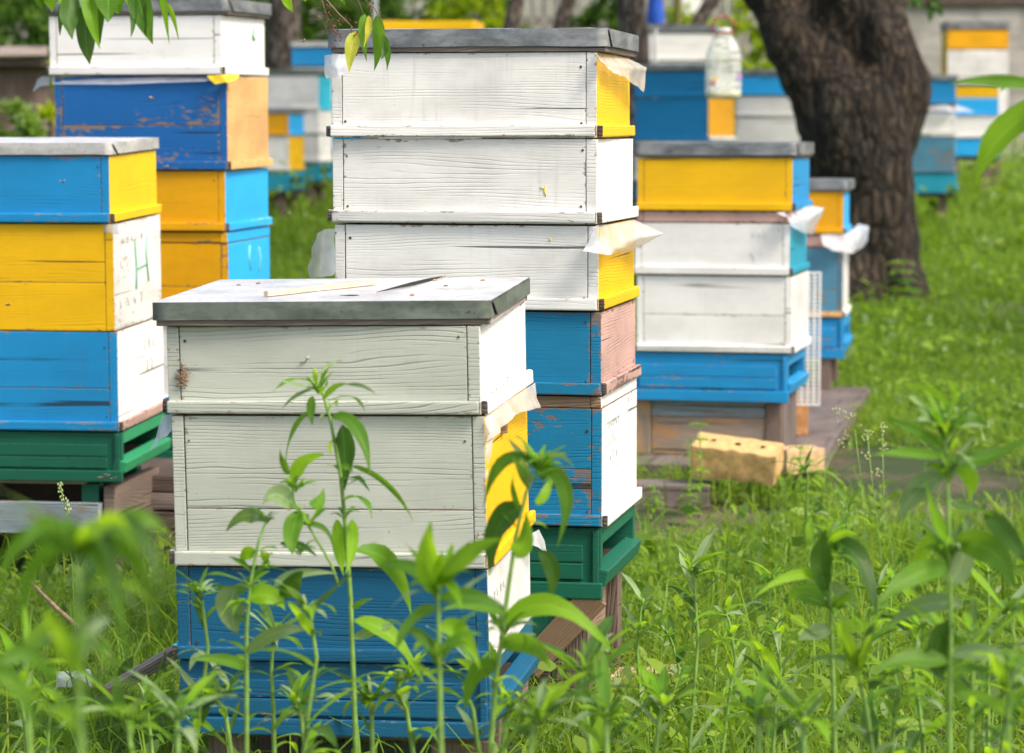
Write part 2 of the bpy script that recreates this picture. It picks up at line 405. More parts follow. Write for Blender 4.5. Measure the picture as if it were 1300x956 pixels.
def empty(name, loc, rot=(0, 0, 0)):
    o = bpy.data.objects.new(name, None); COL.objects.link(o)
    o.location = loc; o.rotation_euler = rot; o.empty_display_size = .1
    return o

def wmat(o):
    return Matrix.Translation(o.location) @ o.rotation_euler.to_matrix().to_4x4()

rb = random.Random(3)
def box(mb, x0, x1, y0, y1, z0, z1, keys, bev=.0018, vert=False, M4=None, jit=0.0):
    """bevelled plank. keys: one key, or dict of normal -> key with '*'"""
    if not isinstance(keys, dict): keys = {'*': keys}
    bm = bmesh.new()
    bmesh.ops.create_cube(bm, size=1)
    c = ((x0+x1)/2, (y0+y1)/2, (z0+z1)/2); d = (x1-x0, y1-y0, z1-z0)
    for v in bm.verts:
        v.co = Vector((c[0]+v.co.x*d[0] + rb.uniform(-jit, jit), c[1]+v.co.y*d[1] + rb.uniform(-jit, jit), c[2]+v.co.z*d[2] + rb.uniform(-jit, jit)))
    bv = min(bev, min(d)*.3)
    if bv > 0: bmesh.ops.bevel(bm, geom=bm.edges[:], offset=bv, segments=2, affect='EDGES', profile=.6)
    ou, ov = rb.uniform(0, 40), rb.uniform(0, 40)
    base = len(mb.v)
    bm.verts.index_update()
    for v in bm.verts:
        mb.v.append(tuple(M4 @ v.co) if M4 is not None else tuple(v.co))
    long_ax = max(range(3), key=lambda i: d[i])
    for f in bm.faces:
        n = f.normal; ax = max(range(3), key=lambda i: abs(n[i]))
        sg = '+' if n[ax] > 0 else '-'
        k = keys.get(sg+'xyz'[ax], keys.get('*'))
        oth = [i for i in range(3) if i != ax]
        ua, va = oth
        if vert: ua, va = (2, oth[0]) if 2 in oth else oth
        elif d[va] > d[ua] and 2 not in oth: ua, va = va, ua
        if long_ax == ua or ax == long_ax or vert: pass
        lo = (x0, y0, z0); hi = (x1, y1, z1)
        uvs = []; ea = []; eb = []
        for l in f.loops:
            p = l.vert.co
            uvs.append((p[ua]+ou+ax*3.1, p[va]+ov)); ea.append((p[ua]-lo[ua], p[va]-lo[va])); eb.append((hi[ua]-p[ua], hi[va]-p[va]))
        mb.face([base+l.vert.index for l in f.loops], k, uvs, ea, eb)
    bm.free()

def tube(mb, pts, rad, key, seg=8, tint=.5, cap=True):
    pts = [Vector(p) for p in pts]; n = len(pts); base = len(mb.v)
    if not isinstance(rad, (list, tuple)): rad = [rad]*n
    up = Vector((0.13, -.97, .2))
    L = 0
    for i, p in enumerate(pts):
        t = (pts[min(n-1, i+1)] - pts[max(0, i-1)]).normalized()
        a = t.cross(up)
        if a.length < 1e-3: a = t.cross(Vector((1, 0, 0)))
        a.normalize(); b = t.cross(a)
        for k in range(seg):
            an = 2*math.pi*k/seg
            mb.v.append(tuple(p + (a*math.cos(an)+b*math.sin(an))*rad[i]))
    for i in range(n-1):
        for k in range(seg):
            k2 = (k+1) % seg
            mb.face([base+i*seg+k, base+i*seg+k2, base+(i+1)*seg+k2, base+(i+1)*seg+k], key, [(0, 0)]*4, tint=tint, smooth=True)
    if cap:
        mb.face([base+k for k in range(seg)][::-1], key); mb.face([base+(n-1)*seg+k for k in range(seg)], key)

def bez(p0, p1, p2, t): return p0*(1-t)**2 + p1*2*t*(1-t) + p2*t*t

def leaf(mb, p0, p1, p2, w, key, nrm=None, fold=.25, tint=None, rng=random, shape=0., wave=.06):
    """lanceolate blade along a bezier"""
    N = 10; base = len(mb.v)
    nrm = nrm or Vector((rng.uniform(-.5, .5), -1, rng.uniform(.1, .9)))
    tint = rng.random() if tint is None else tint
    ph = rng.uniform(0, 6)
    tw = rng.uniform(-.5, .5)
    for i in range(N+1):
        t = i/N
        p = bez(p0, p1, p2, t); tg = (bez(p0, p1, p2, min(1, t+.05)) - bez(p0, p1, p2, max(0, t-.05))).normalized()
        q = Matrix.Rotation(tw*t, 3, tg) @ nrm
        sd = tg.cross(q)
        if sd.length < 1e-4: sd = tg.cross(Vector((1, 0, .1)))
        sd.normalize(); nn = sd.cross(tg).normalized()
        ww = w*.5*max(.02, (math.sin(math.pi*min(1, t**(.8+shape)*.97+.03))**.85)*(1-.28*t))
        for k in (-1, -.5, 0, .5, 1):
            lift = abs(k)*fold*ww + wave*w*math.sin(t*11+ph+k*2)*abs(k)
            mb.v.append(tuple(p + sd*k*ww + nn*lift))
    for i in range(N):
        for k in range(4):
            a = base+i*5+k
            s0, s1 = (k-2)/2, (k-1)/2
            mb.face([a, a+1, a+6, a+5], key, [(i/N, s0), (i/N, s1), ((i+1)/N, s1), ((i+1)/N, s0)], tint=tint, smooth=True)

def lathe(mb, prof, key, seg=24, c=Vector((0, 0, 0)), sq=0.):
    base = len(mb.v)
    for r, z in prof:
        for k in range(seg):
            a = 2*math.pi*k/seg
            q = r*(1+sq*(math.cos(4*a)*-.09))
            mb.v.append((c.x+q*math.cos(a), c.y+q*math.sin(a), c.z+z))
    for i in range(len(prof)-1):
        for k in range(seg):
            k2 = (k+1) % seg
            mb.face([base+i*seg+k, base+i*seg+k2, base+(i+1)*seg+k2, base+(i+1)*seg+k], key, smooth=True)

def sheet(name, pts, rows, key, parent, amp=.004, label=None, sub=6, seed=0):
    """thin crumpled sheet through a grid of world points pts[row][col], bilinear in between"""
    mb = MB(); r = random.Random(seed)
    R_, C_ = len(pts), len(pts[0]); nr, nc = (R_-1)*sub, (C_-1)*sub
    for i in range(nr+1):
        for j in range(nc+1):
            a, b = i/sub, j/sub; i0, j0 = min(int(a), R_-2), min(int(b), C_-2); u, v = a-i0, b-j0
            p = (pts[i0][j0]*(1-u)*(1-v)+pts[i0+1][j0]*u*(1-v)+pts[i0][j0+1]*(1-u)*v+pts[i0+1][j0+1]*u*v)
            nz = mnoise.noise(p*38+Vector((seed, 0, 0)))*amp*(.25+i/nr)*1.5
            nz2 = mnoise.noise(p*90+Vector((0, seed, 0)))*amp*.5
            mb.v.append(tuple(p + Vector((nz, -abs(nz)-nz2, nz2*.5))))
    for i in range(nr):
        for j in range(nc):
            a = i*(nc+1)+j
            mb.face([a, a+1, a+nc+2, a+nc+1], key, smooth=True)
    return mb.build(name, parent, wmat(parent), label)

# ------------------------------------------------------------------ beehives
def rot_z(a): return Matrix.Rotation(a, 4, 'Z')

def hive(label, nx, Y, yaw, items, W=.5, D=.44, tilt=(0, 0), detail=True, group=None, cleat_h=.023, seed=0, dzc=0.):
    """items, top to bottom: ('lid', y0, y1, ywood, topkey, sidekey, rimkey, near_px)
       ('box', y0, y1, front, side, dx_px) ('strip', ...same) ('floor', y0, y1, key, dx_px)"""
    rr = random.Random(seed)
    a = R(yaw)
    ybot = items[-1][2]
    N0 = at(nx, ybot, Y)
    fx = Vector((math.cos(a), -math.sin(a), 0)); sy = Vector((math.sin(a), math.cos(a), 0))
    c = N0 - fx*W/2 + sy*D/2
    root = empty('beehive', c, (tilt[0], tilt[1], -a))
    tag(root, label, 'beehive', group)
    px2m = Y/F
    for it in items:
        kind = it[0]
        z1 = at(nx, it[1], Y).z - c.z + dzc; z0 = at(nx, it[2], Y).z - c.z + dzc
        if kind == 'lid':
            _, y0, y1, yw, tk, sk, rk, lx = it[:8]
            ov = it[8] if len(it) > 8 else .012; ovl = it[9] if len(it) > 9 else .022
            dx = (lx-nx)*px2m - ov
            zw = at(nx, yw, Y).z - c.z + dzc
            jy = it[10] if len(it) > 10 else 0
            X0, X1, Y0, Y1 = -W/2-ovl+dx, W/2+ov+dx, -D/2-ov*.9, D/2+.012
            mb = MB(); n = 14
            rt = rot_z(R(jy))
            # top sheet, slightly wavy
            b0 = len(mb.v)
            for i in range(n+1):
                for j in range(n+1):
                    x = X0+(X1-X0)*i/n; y = Y0+(Y1-Y0)*j/n
                    ed = min(i, n-i, j, n-j)
                    zz = z1 + (0 if ed == 0 else (.0012+.0022*mnoise.noise(Vector((x*9, y*9, seed)))))
                    mb.v.append(tuple(rt @ Vector((x, y, zz))))
            for i in range(n):
                for j in range(n):
                    q = b0+i*(n+1)+j
                    mb.face([q, q+n+1, q+n+2, q+1], tk, smooth=True)
            # skirt with slightly buckled lower edge
            ring = [(X0+(X1-X0)*i/24, Y0) for i in range(24)] + [(X1, Y0+(Y1-Y0)*i/16) for i in range(16)] + \
                   [(X1-(X1-X0)*i/24, Y1) for i in range(24)] + [(X0, Y1-(Y1-Y0)*i/16) for i in range(16)]
            b0 = len(mb.v); nR = len(ring)
            for (x, y) in ring:
                nb = mnoise.noise(Vector((x*7, y*7, seed+5)))
                for lv in range(4):
                    t = lv/3
                    o_ = .0014*nb*math.sin(math.pi*t) + (.0016*mnoise.noise(Vector((x*15, y*15, seed))) if lv == 3 else 0)
                    cx_ = x + (o_ if abs(x-X1) < 1e-6 else -o_ if abs(x-X0) < 1e-6 else 0)
                    cy_ = y + (-o_ if abs(y-Y0) < 1e-6 else o_ if abs(y-Y1) < 1e-6 else 0)
                    zz = z1+(z0-z1)*t + (.0012*mnoise.noise(Vector((x*11, y*11, seed+9))) if lv == 3 else 0)
                    mb.v.append(tuple(rt @ Vector((cx_, cy_, zz))))
            for i in range(nR):
                i2 = (i+1) % nR
                for lv in range(3):
                    mb.face([b0+i*4+lv, b0+i*4+lv+1, b0+i2*4+lv+1, b0+i2*4+lv], sk, smooth=True)
            # folded flap at the near corner
            if detail:
                e_ = .0022
                mb.poly([rt @ Vector(p) for p in ((X1+e_, Y0+.004, z1-.002), (X1+e_, Y0+.055, z0+.001), (X1+e_, Y1-.01, z0+.001), (X1+e_, Y1-.01, z1-.002))], sk)
                mb.poly([rt @ Vector(p) for p in ((X1+e_+.0006, Y0+.002, z1-.002), (X1+e_+.0006, Y0+.052, z0), (X1+e_+.0006, Y0+.060, z0), (X1+e_+.0006, Y0+.010, z1-.002))], 'black')
            lid = mb.build('lid', root)
            if zw < z0-.001:
                wb = MB(); i_ = .004
                for (a0, a1, b0_, b1_) in ((X0+i_, X1-i_, Y0+i_, Y0+i_+.02), (X0+i_, X1-i_, Y1-i_-.02, Y1-i_)):
                    box(wb, a0, a1, b0_, b1_, zw, z0+.004, {'*': rk[0], '-x': 'end grain'}, .001, M4=rt)
                for (a0, a1, b0_, b1_) in ((X0+i_, X0+i_+.02, Y0+i_+.021, Y1-i_-.021), (X1-i_-.02, X1-i_, Y0+i_+.021, Y1-i_-.021)):
                    box(wb, a0, a1, b0_, b1_, zw, z0+.004, rk[1], .001, M4=rt)
                box(wb, X0+.026, X1-.026, Y0+.026, Y1-.026, zw+.002, z0+.002, 'dark wood', 0, M4=rt)
                wb.build('rim', lid)
        elif kind in ('box', 'strip'):
            _, y0, y1, fk, sk = it[:5]
            dx = (it[5] if len(it) > 5 else 0)*px2m
            lk = it[6] if len(it) > 6 else 'blue'
            ck = it[7] if len(it) > 7 else {}
            jy = rr.uniform(-.5, .5) if detail else 0
            M4 = rot_z(R(jy)) @ Matrix.Translation((dx, rr.uniform(-.0015, .0015), 0))
            z1 -= .0008
            mb = MB(); th = .021
            keys = {'-y': fk, '+y': fk, '+x': sk, '-x': lk, '+z': 'bare wood', '-z': 'bare wood'}
            gp = .0007
            box(mb, -W/2, -W/2+th, -D/2, D/2, z0, z1, dict(keys, **{'+x': 'dark wood'}), M4=M4, jit=.0005)
            box(mb, W/2-th, W/2, -D/2, D/2, z0, z1, dict(keys, **{'-x': 'dark wood'}), M4=M4, jit=.0005)
            mid = detail and (z1-z0) > .2
            keys = dict(keys, **{'+x': 'dark wood', '-x': 'dark wood'})
            for sgn in (-1, 1):
                ya, yb = (-D/2+.0006, -D/2+th) if sgn < 0 else (D/2-th, D/2-.0006)
                if mid:
                    zs = z0+(z1-z0)*rr.uniform(.38, .5)
                    box(mb, -W/2+th+gp, W/2-th-gp, ya, yb, z0, zs-.0004, keys, M4=M4)
                    box(mb, -W/2+th+gp, W/2-th-gp, ya+.0003, yb, zs+.0004, z1, keys, M4=M4)
                else:
                    box(mb, -W/2+th+gp, W/2-th-gp, ya, yb, z0, z1, keys, M4=M4)
            # frames seen as a dark slab inside, keeps light out
            box(mb, -W/2+th+.001, W/2-th-.001, -D/2+th+.001, D/2-th-.001, z0+.002, z1-.002, 'dark wood', 0, M4=M4)
            if detail and kind == 'box':
                for ex in (-W/2+th+.010, W/2-th-.010):
                    for fz in (.16, .84):
                        if rr.random() < .65:
                            p = Vector((ex+rr.uniform(-.004, .004), -D/2, z0+(z1-z0)*fz+rr.uniform(-.008, .008)))
                            tube(mb, [M4 @ (p+Vector((0, .002, 0))), M4 @ (p+Vector((0, -.0005, 0)))], rr.uniform(.0015, .003), 'nail', 8)
            lab = None
            if kind == 'box':
                lab = '%s hive box with %s front and %s side' % ('deep' if z1-z0 > .2 else 'shallow', fk, sk) if fk != sk else '%s %s hive box' % ('deep' if z1-z0 > .2 else 'shallow', fk)
            bx = mb.build('hive_box' if kind == 'box' else 'spacer_frame', root, label=lab)
            if kind == 'box' and ck is not None:
                ct = .0115
                ch_ = cleat_h
                zb = z0+.0012
                cf, cs, cl = ck.get('f', fk), ck.get('s', sk), ck.get('l', 'worn white' if lk == 'white' else lk)
                ends = 'end grain' if detail else cf
                prs = [((-W/2, W/2-.001, -D/2-ct, -D/2-.0002), {'*': cf, '+x': ends}),
                       ((W/2+.0002, W/2+ct, -D/2, D/2+.004), {'*': cs, '-y': ends})]
                if detail: prs.append(((-W/2-ct, -W/2-.0002, -D/2, D/2), {'*': cl, '-y': ends}))
                for (a0, a1, b0_, b1_), kk in prs:
                    cb = MB(); box(cb, a0, a1, b0_, b1_, zb+rr.uniform(0, .0015), zb+ch_+rr.uniform(-.001, .001), kk, .003, M4=M4, jit=.0008)
                    cb.build('cleat', bx)
        elif kind == 'floor':
            _, y0, y1, key = it[:4]
            dx = (it[4] if len(it) > 4 else 0)*px2m
            lkey = it[5] if len(it) > 5 else key
            slot = it[6] if len(it) > 6 else False
            M4 = Matrix.Translation((dx, 0, 0)); th = .022
            z1 -= .001; H = z1-z0
            mb = MB()
            if slot:
                box(mb, -W/2, -W/2+.215, -D/2, -D/2+th, z0, z0+H*.17, key, M4=M4)
                box(mb, -W/2+.29, W/2, -D/2, -D/2+th, z0, z0+H*.17, key, M4=M4)
                box(mb, -W/2, W/2, -D/2, -D/2+th, z0+H*.171, z1, key, M4=M4)
                box(mb, -W/2+.2, -W/2+.3, -D/2+th+.001, -D/2+th+.004, z0, z0+H*.3, 'black', 0, M4=M4)
            else:
                box(mb, -W/2, W/2, -D/2, -D/2+th, z0, z1, key, M4=M4)
            box(mb, -W/2, W/2, D/2-th, D/2, z0, z1, key, M4=M4)
            box(mb, -W/2, -W/2+th, -D/2+th, D/2-th, z0, z1, key, M4=M4)
            box(mb, -W/2+th, W/2, -D/2+th, D/2-th, z0, z0+.018, 'dark wood', M4=M4)
            box(mb, W/2-.14, W/2-.13, -D/2+th+.001, D/2-th-.001, z0+.02, z1-.002, 'black', 0, M4=M4)
            box(mb, W/2-th, W/2, -D/2+th, D/2-th, z1-H*.28, z1, lkey, M4=M4)
            fl = mb.build('bottom_board', root)
            if detail and H > .09:   # trim slats on the front face
                tb = MB()
                box(tb, -W/2+.02, W/2-.035, -D/2-.006, -D/2-.0005, z0+H*.44, z0+H*.72, key, .002, M4=M4)
                box(tb, -W/2+.02, W/2-.035, -D/2-.009, -D/2-.0005, z0+H*.16, z0+H*.42, key, .002, M4=M4)
                box(tb, W/2-.016, W/2-.004, -D/2-.007, -D/2-.0005, z0+H*.02, z1-.004, key, .002, M4=M4)
                box(tb, -W/2, W/2+.004, -D/2-.012, -D/2-.0005, z0-H*.16, z0+H*.11, key, .003, M4=M4)
                tb.build('trim', fl)
            lb = MB()
            h = max(.018, H*.32)
            rm = M4 @ Matrix.Translation((W/2, 0, z0+h*.5+.004)) @ Matrix.Rotation(R(14), 4, 'Y')
            box(lb, -.022, .0115, -D/2-.002, D/2+.002, -h*.42, h*.42, lkey, .003, M4=rm)
            lb.build('landing_board', fl)
    return root

def local_lines(name, root, strokes, key, w=.0016):
    """handwritten strokes: world points along the surface"""
    mb = MB()
    for st in strokes: tube(mb, st, w, key, 5)
    return mb.build(name, root, wmat(root))

# A -- front hive
A = hive('nearest beehive, pale green with a grey tin lid, a pine stick on top', 620, 4.58, 9.6, [
    ('lid', 380, 403, 411, 'lit tin top', 'green reflection tin', ('rim wood', 'pink rim wood'), 630, .012, .024, 1.5),
    ('box', 412, 526, 'pale green', 'white', 0, 'blue', {}),
    ('box', 527, 721, 'pale green', 'yellow', 2, 'white', {'l': 'pale green'}),
    ('box', 722, 843, 'dark blue', 'worn white', 2, 'cyan', {}),
    ('floor', 844, 925, 'dark blue', 3, 'dark blue'),
], tilt=(0.030, -.014, ), seed=1, dzc=.0031, W=.524)
B = hive('tallest beehive stack behind the front hive, three white boxes above two blue ones', 760, 5.45, 11.0, [
    ('lid', 35.5, 58.5, 65, 'lit tin top', 'tin', ('rim wood', 'rim wood'), 767, .009, .014, 1.),
    ('box', 65.5, 175, 'cream', 'lemon yellow', -5, 'cyan', {'l': 'cyan'}),
    ('box', 176, 285, 'cream', 'white', -2, 'white', {}),
    ('box', 286.5, 395, 'cream', 'yellow', 0, 'yellow', {}),
    ('box', 396.5, 502.5, 'chipped blue', 'pink', 3, 'green', {}),
    ('strip', 503.5, 518, 'bare wood', 'white', 4, 'white'),
    ('box', 518.5, 669, 'chipped blue', 'white', 5, 'white', {}),
    ('floor', 670, 748, 'green', 3, 'green'),
], seed=2, W=.524)
Cc = hive('left foreground beehive cut by the picture edge, blue and yellow boxes on a green floor', 152, 6.9, 7.5, [
    ('lid', 181, 196, 197.5, 'lit tin top', 'pale tin', ('rim wood', 'rim wood'), 149, .008, .014, 0),
    ('box', 197.5, 283, 'blue', 'lemon yellow', -6, 'blue', {}),
    ('box', 284, 420, 'yellow', 'worn white', -2, 'white', None),
    ('box', 421, 548, 'blue', 'white', 0, 'white', {'s': 'pink'}),
    ('floor', 549, 603, 'green', 3, 'light green'),
], seed=3, tilt=(.026, 0), dzc=.0057)
Dd = hive('tall rear left beehive with a deep blue box between white and ochre ones', 290, 7.9, 10.5, [
    ('lid', -2, 14, 18, 'lit tin top', 'tin', ('rim wood', 'rim wood'), 296, .012, .012, 0),
    ('box', 19, 95, 'white', 'white', -3, 'cream', {}),
    ('box', 96.5, 216, 'deep blue', 'peach', 2, 'blue', {}),
    ('box', 217, 294, 'ochre yellow', 'sky blue', 0, 'white', {}),
    ('strip', 295, 308, 'ochre yellow', 'sky blue', 2, 'white'),
    ('box', 309, 409, 'ochre yellow', 'sky blue', 2, 'white', {}),
    ('box', 410, 515, 'white', 'white', 2, 'white', {}),
    ('floor', 516, 580, 'green', 2, 'green'),
], seed=4, tilt=(.010, 0), dzc=.0022)
E = hive('beehive on a plank box right of the tall stack, yellow box over two white ones', 1004, 9.0, 13, [
    ('lid', 181, 197, 200, 'tin', 'tin', ('rim wood', 'rim wood'), 1009, .010, .012, 0),
    ('box', 200.5, 268, 'yellow', 'blue', 0, 'blue', {}),
    ('strip', 269, 283, 'pink', 'white', 0, 'white'),
    ('box', 284, 350, 'white', 'teal', -3, 'white', {}),
    ('box', 351.5, 449, 'white', 'worn white', 0, 'white', {'s': 'white'}),
    ('floor', 450, 503, 'blue', -4, 'blue', True),
], seed=5)
Fh = hive('short beehive with faded blue box tucked behind right, in front of the dark trunk', 1071, 11.4, 10, [
    ('lid', 229, 241, 243, 'tin', 'tin', ('rim wood', 'rim wood'), 1075, .010, .012, 0),
    ('box', 243.5, 297, 'ochre yellow', 'sky blue', -2, 'blue', {}),
    ('strip', 298, 314, 'pink', 'white', 0, 'white'),
    ('box', 315, 403, 'faded blue', 'worn white', -2, 'blue', {'f': 'peach', 's': 'white'}),
    ('floor', 404, 448, 'blue', 0, 'blue'),
], seed=6)
G_ = 'small beehives far behind the main row'
rim = ('rim wood', 'rim wood')
def far(label, nx, Y, yaw, items, **k): return hive(label, nx, Y, yaw, items, detail=False, group=G_, seed=int(nx), **k)
far('far beehive with only its blue top box showing, left of the tall stack', 452, 22, 6, [
    ('lid', 53, 59, 59.5, 'tin', 'pale tin', rim, 455), ('box', 60, 84, 'blue', 'blue', 0), ('box', 85, 130, 'white', 'white', 0),
    ('box', 131, 170, 'white', 'white', 0), ('floor', 171, 190, 'blue', 0)])
far('far beehive with a white box with cyan side, left of the tall stack', 405, 20.6, 9, [
    ('lid', 88, 94, 95, 'tin', 'green reflection tin', rim, 408), ('box', 95.5, 140, 'cream', 'cyan', 0), ('box', 141, 170, 'cream', 'white', 0),
    ('box', 171, 206, 'worn white', 'white', 0), ('floor', 207, 230, 'teal', 0)])
far('far beehive with small yellow and blue box above a white one', 367, 19.6, 9.5, [
    ('lid', 137, 143, 144, 'tin', 'tin', rim, 370), ('box', 144.5, 172, 'ochre yellow', 'sky blue', 0), ('box', 173, 217, 'cream', 'yellow', 0),
    ('floor', 218, 243, 'teal', 0)])
far('far white beehive with grey lid, highest one between the tall stack and the bottle', 908, 21.5, 4, [
    ('lid', 31, 40, 41, 'tin', 'tin', rim, 911), ('box', 42, 77, 'white', 'blue', 0), ('box', 78, 120, 'white', 'blue', 0),
    ('box', 121, 170, 'blue', 'blue', 0), ('floor', 171, 200, 'blue', 0)])
far('far beehive with two dark blue boxes and a yellow side panel behind the bottle', 899, 17.6, 26, [
    ('lid', 81, 88, 90, 'tin', 'tin', rim, 903), ('box', 90.5, 123, 'blue', 'white', 0), ('box', 124.5, 178, 'blue', 'ochre yellow', 0, 'blue', {'s': 'white'}),
    ('box', 179, 230, 'white', 'white', 0), ('floor', 231, 255, 'blue', 0)])
far('far beehive with bright blue box over white ones, left of the dark trunk', 1032, 18.4, 4, [
    ('lid', 88, 95, 96, 'pale tin', 'tin', rim, 1035), ('box', 96.5, 121, 'sky blue', 'blue', 0), ('box', 122, 148, 'white', 'white', 0),
    ('box', 149, 190, 'white', 'white', 0), ('box', 191, 235, 'white', 'white', 0), ('floor', 236, 258, 'blue', 0)])
far('far beehive of which a yellow lid edge peeps over the tall stack', 600, 15, 5, [
    ('lid', 26, 38, 39, 'yellow', 'yellow', rim, 604), ('box', 40, 80, 'white', 'white', 0), ('box', 81, 140, 'blue', 'blue', 0),
    ('box', 141, 200, 'white', 'white', 0), ('floor', 201, 230, 'green', 0)])
J1 = far('far beehive right of the dark trunk with blue, white and faded teal boxes', 1212, 19.2, 9, [
    ('lid', 95, 101, 102, 'tin', 'tin', rim, 1215), ('box', 102.5, 132, 'blue', 'ochre yellow', 0), ('strip', 133, 142, 'pink', 'white', 0),
    ('box', 143, 171, 'cream', 'blue', 0), ('box', 172.5, 219, 'faded blue', 'worn white', 0, 'blue', {'s': 'peach'}), ('floor', 220, 245, 'teal', 2)])
far('far beehive against the grey wall with yellow top box, highest on the right', 1279, 23.4, 2, [
    ('lid', 27, 36, 37, 'pale tin', 'tin', rim, 1282), ('box', 37, 62, 'ochre yellow', 'yellow', 0, 'yellow', None), ('box', 63, 98, 'worn white', 'yellow', 0, 'yellow', None),
    ('box', 99, 150, 'white', 'white', 0), ('floor', 151, 175, 'blue', 0)], W=.5)
far('far beehive with narrow yellow, blue and white boxes below the high right one', 1267, 21.5, 9, [
    ('lid', 101, 107, 108, 'tin', 'pale tin', rim, 1270), ('box', 108.5, 123, 'yellow', 'sky blue', 0, 'blue', None), ('box', 124.5, 147, 'sky blue', 'peach', 0),
    ('box', 148, 175, 'white', 'blue', 0), ('floor', 176, 198, 'sky blue', 0)])

# a peg and the painted joint on the yellow side, tears in the tin
def vpt(nx, ny, Y): return at(nx, ny, Y)

# ------------------------------------------------------------------ plastic film between boxes
def P(*a): return at(*a)
def film(root, pts, amp=.004, seed=0, label='crumpled white plastic film sticking out'):
    return sheet('plastic_film', pts, 0, 'film', root, amp, label, seed=seed)
# tall stack
film(B, [[P(755, 67, 5.44), P(780, 70, 5.66), P(800, 75, 5.86)], [P(762, 78, 5.41), P(786, 83, 5.6), P(822, 86, 5.84)], [P(778, 92, 5.5), P(790, 97, 5.62), P(817, 117, 5.86)]], .003, 1)
film(B, [[P(757, 286, 5.43), P(780, 284, 5.6), P(806, 279, 5.86)], [P(750, 300, 5.40), P(785, 305, 5.58), P(843, 297, 5.84)], [P(740, 319, 5.39), P(773, 324, 5.42), P(800, 318, 5.8)]], .0035, 2)
film(B, [[P(425, 290, 5.53), P(412, 291, 5.55), P(402, 297, 5.6)], [P(424, 315, 5.53), P(408, 318, 5.56), P(395, 322, 5.62)], [P(424, 349, 5.53), P(406, 352, 5.56), P(393, 353, 5.62)]], .006, 3)
film(B, [[P(412, 70, 5.55), P(430, 69, 5.52), P(446, 68, 5.52)], [P(411, 84, 5.55), P(428, 86, 5.51), P(444, 84, 5.51)], [P(414, 100, 5.56), P(427, 98, 5.51), P(438, 93, 5.51)]], .004, 4)
# front hive
film(A, [[P(616, 522, 4.58), P(645, 508, 4.75), P(679, 486, 5.0)], [P(618, 538, 4.56), P(648, 524, 4.72), P(681, 502, 4.98)], [P(622, 560, 4.565), P(652, 527, 4.72), P(684, 517, 4.98)]], .005, 5)
film(A, [[P(613, 530, 4.57), P(628, 527, 4.60)], [P(614, 570, 4.57), P(627, 560, 4.60)], [P(614, 612, 4.57), P(620, 600, 4.59)]], .003, 6)
film(A, [[P(224, 526, 4.66), P(215, 526, 4.68), P(206, 528, 4.70)], [P(220, 543, 4.66), P(208, 545, 4.68), P(202, 546, 4.7)], [P(214, 553, 4.66), P(200, 560, 4.68), P(192, 572, 4.7)]], .004, 7)
film(A, [[P(655, 690, 4.83), P(670, 680, 4.9), P(684, 672, 4.98)], [P(660, 700, 4.83), P(676, 692, 4.9), P(697, 700, 4.98)]], .004, 8)
# others
film(E, [[P(985, 270, 8.98), P(1008, 268, 9.02), P(1027, 261, 9.3)], [P(1000, 276, 8.96), P(1018, 282, 9.1), P(1047, 264, 9.35)], [P(1004, 287, 8.96), P(1020, 296, 9.1), P(1032, 298, 9.35)]], .003, 9)
film(Fh, [[P(1042, 298, 11.4), P(1075, 297, 11.4), P(1090, 284, 11.7)], [P(1046, 312, 11.36), P(1080, 314, 11.4), P(1104, 288, 11.8)], [P(1056, 318, 11.36), P(1082, 322, 11.4), P(1098, 312, 11.8)]], .005, 10)
film(J1, [[P(1160, 133, 19.3), P(1200, 133, 19.2), P(1216, 134, 19.3)], [P(1165, 139, 19.2), P(1205, 141, 19.15), P(1238, 142, 19.3)]], .01, 11)
film(Dd, [[P(64, 97, 8.0), P(54, 97, 8.0), P(48, 101, 8.05)], [P(62, 108, 8.0), P(50, 110, 8.0), P(41, 117, 8.05)]], .004, 12)
film(Dd, [[P(66, 97, 7.985), P(150, 97, 7.95), P(285, 98, 7.89)], [P(66, 107, 7.98), P(150, 107, 7.94), P(262, 103, 7.89)]], .002, 13)
M['yellow film'] = plain('yellow_film', (.85, .55, .02), .35)
sheet('plastic_film', [[P(262, 96, 7.885), P(282, 95, 7.87), P(304, 95, 7.9)], [P(272, 107, 7.87), P(288, 104, 7.86), P(300, 101, 7.88)]], 0, 'yellow film', Dd, .004, 'scrap of yellow film', seed=14)
film(Cc, [[P(20, 284.5, 6.96), P(90, 284.5, 6.93), P(150, 284.5, 6.87)], [P(30, 288, 6.95), P(110, 290, 6.92), P(151, 298, 6.865)]], .003, 15)

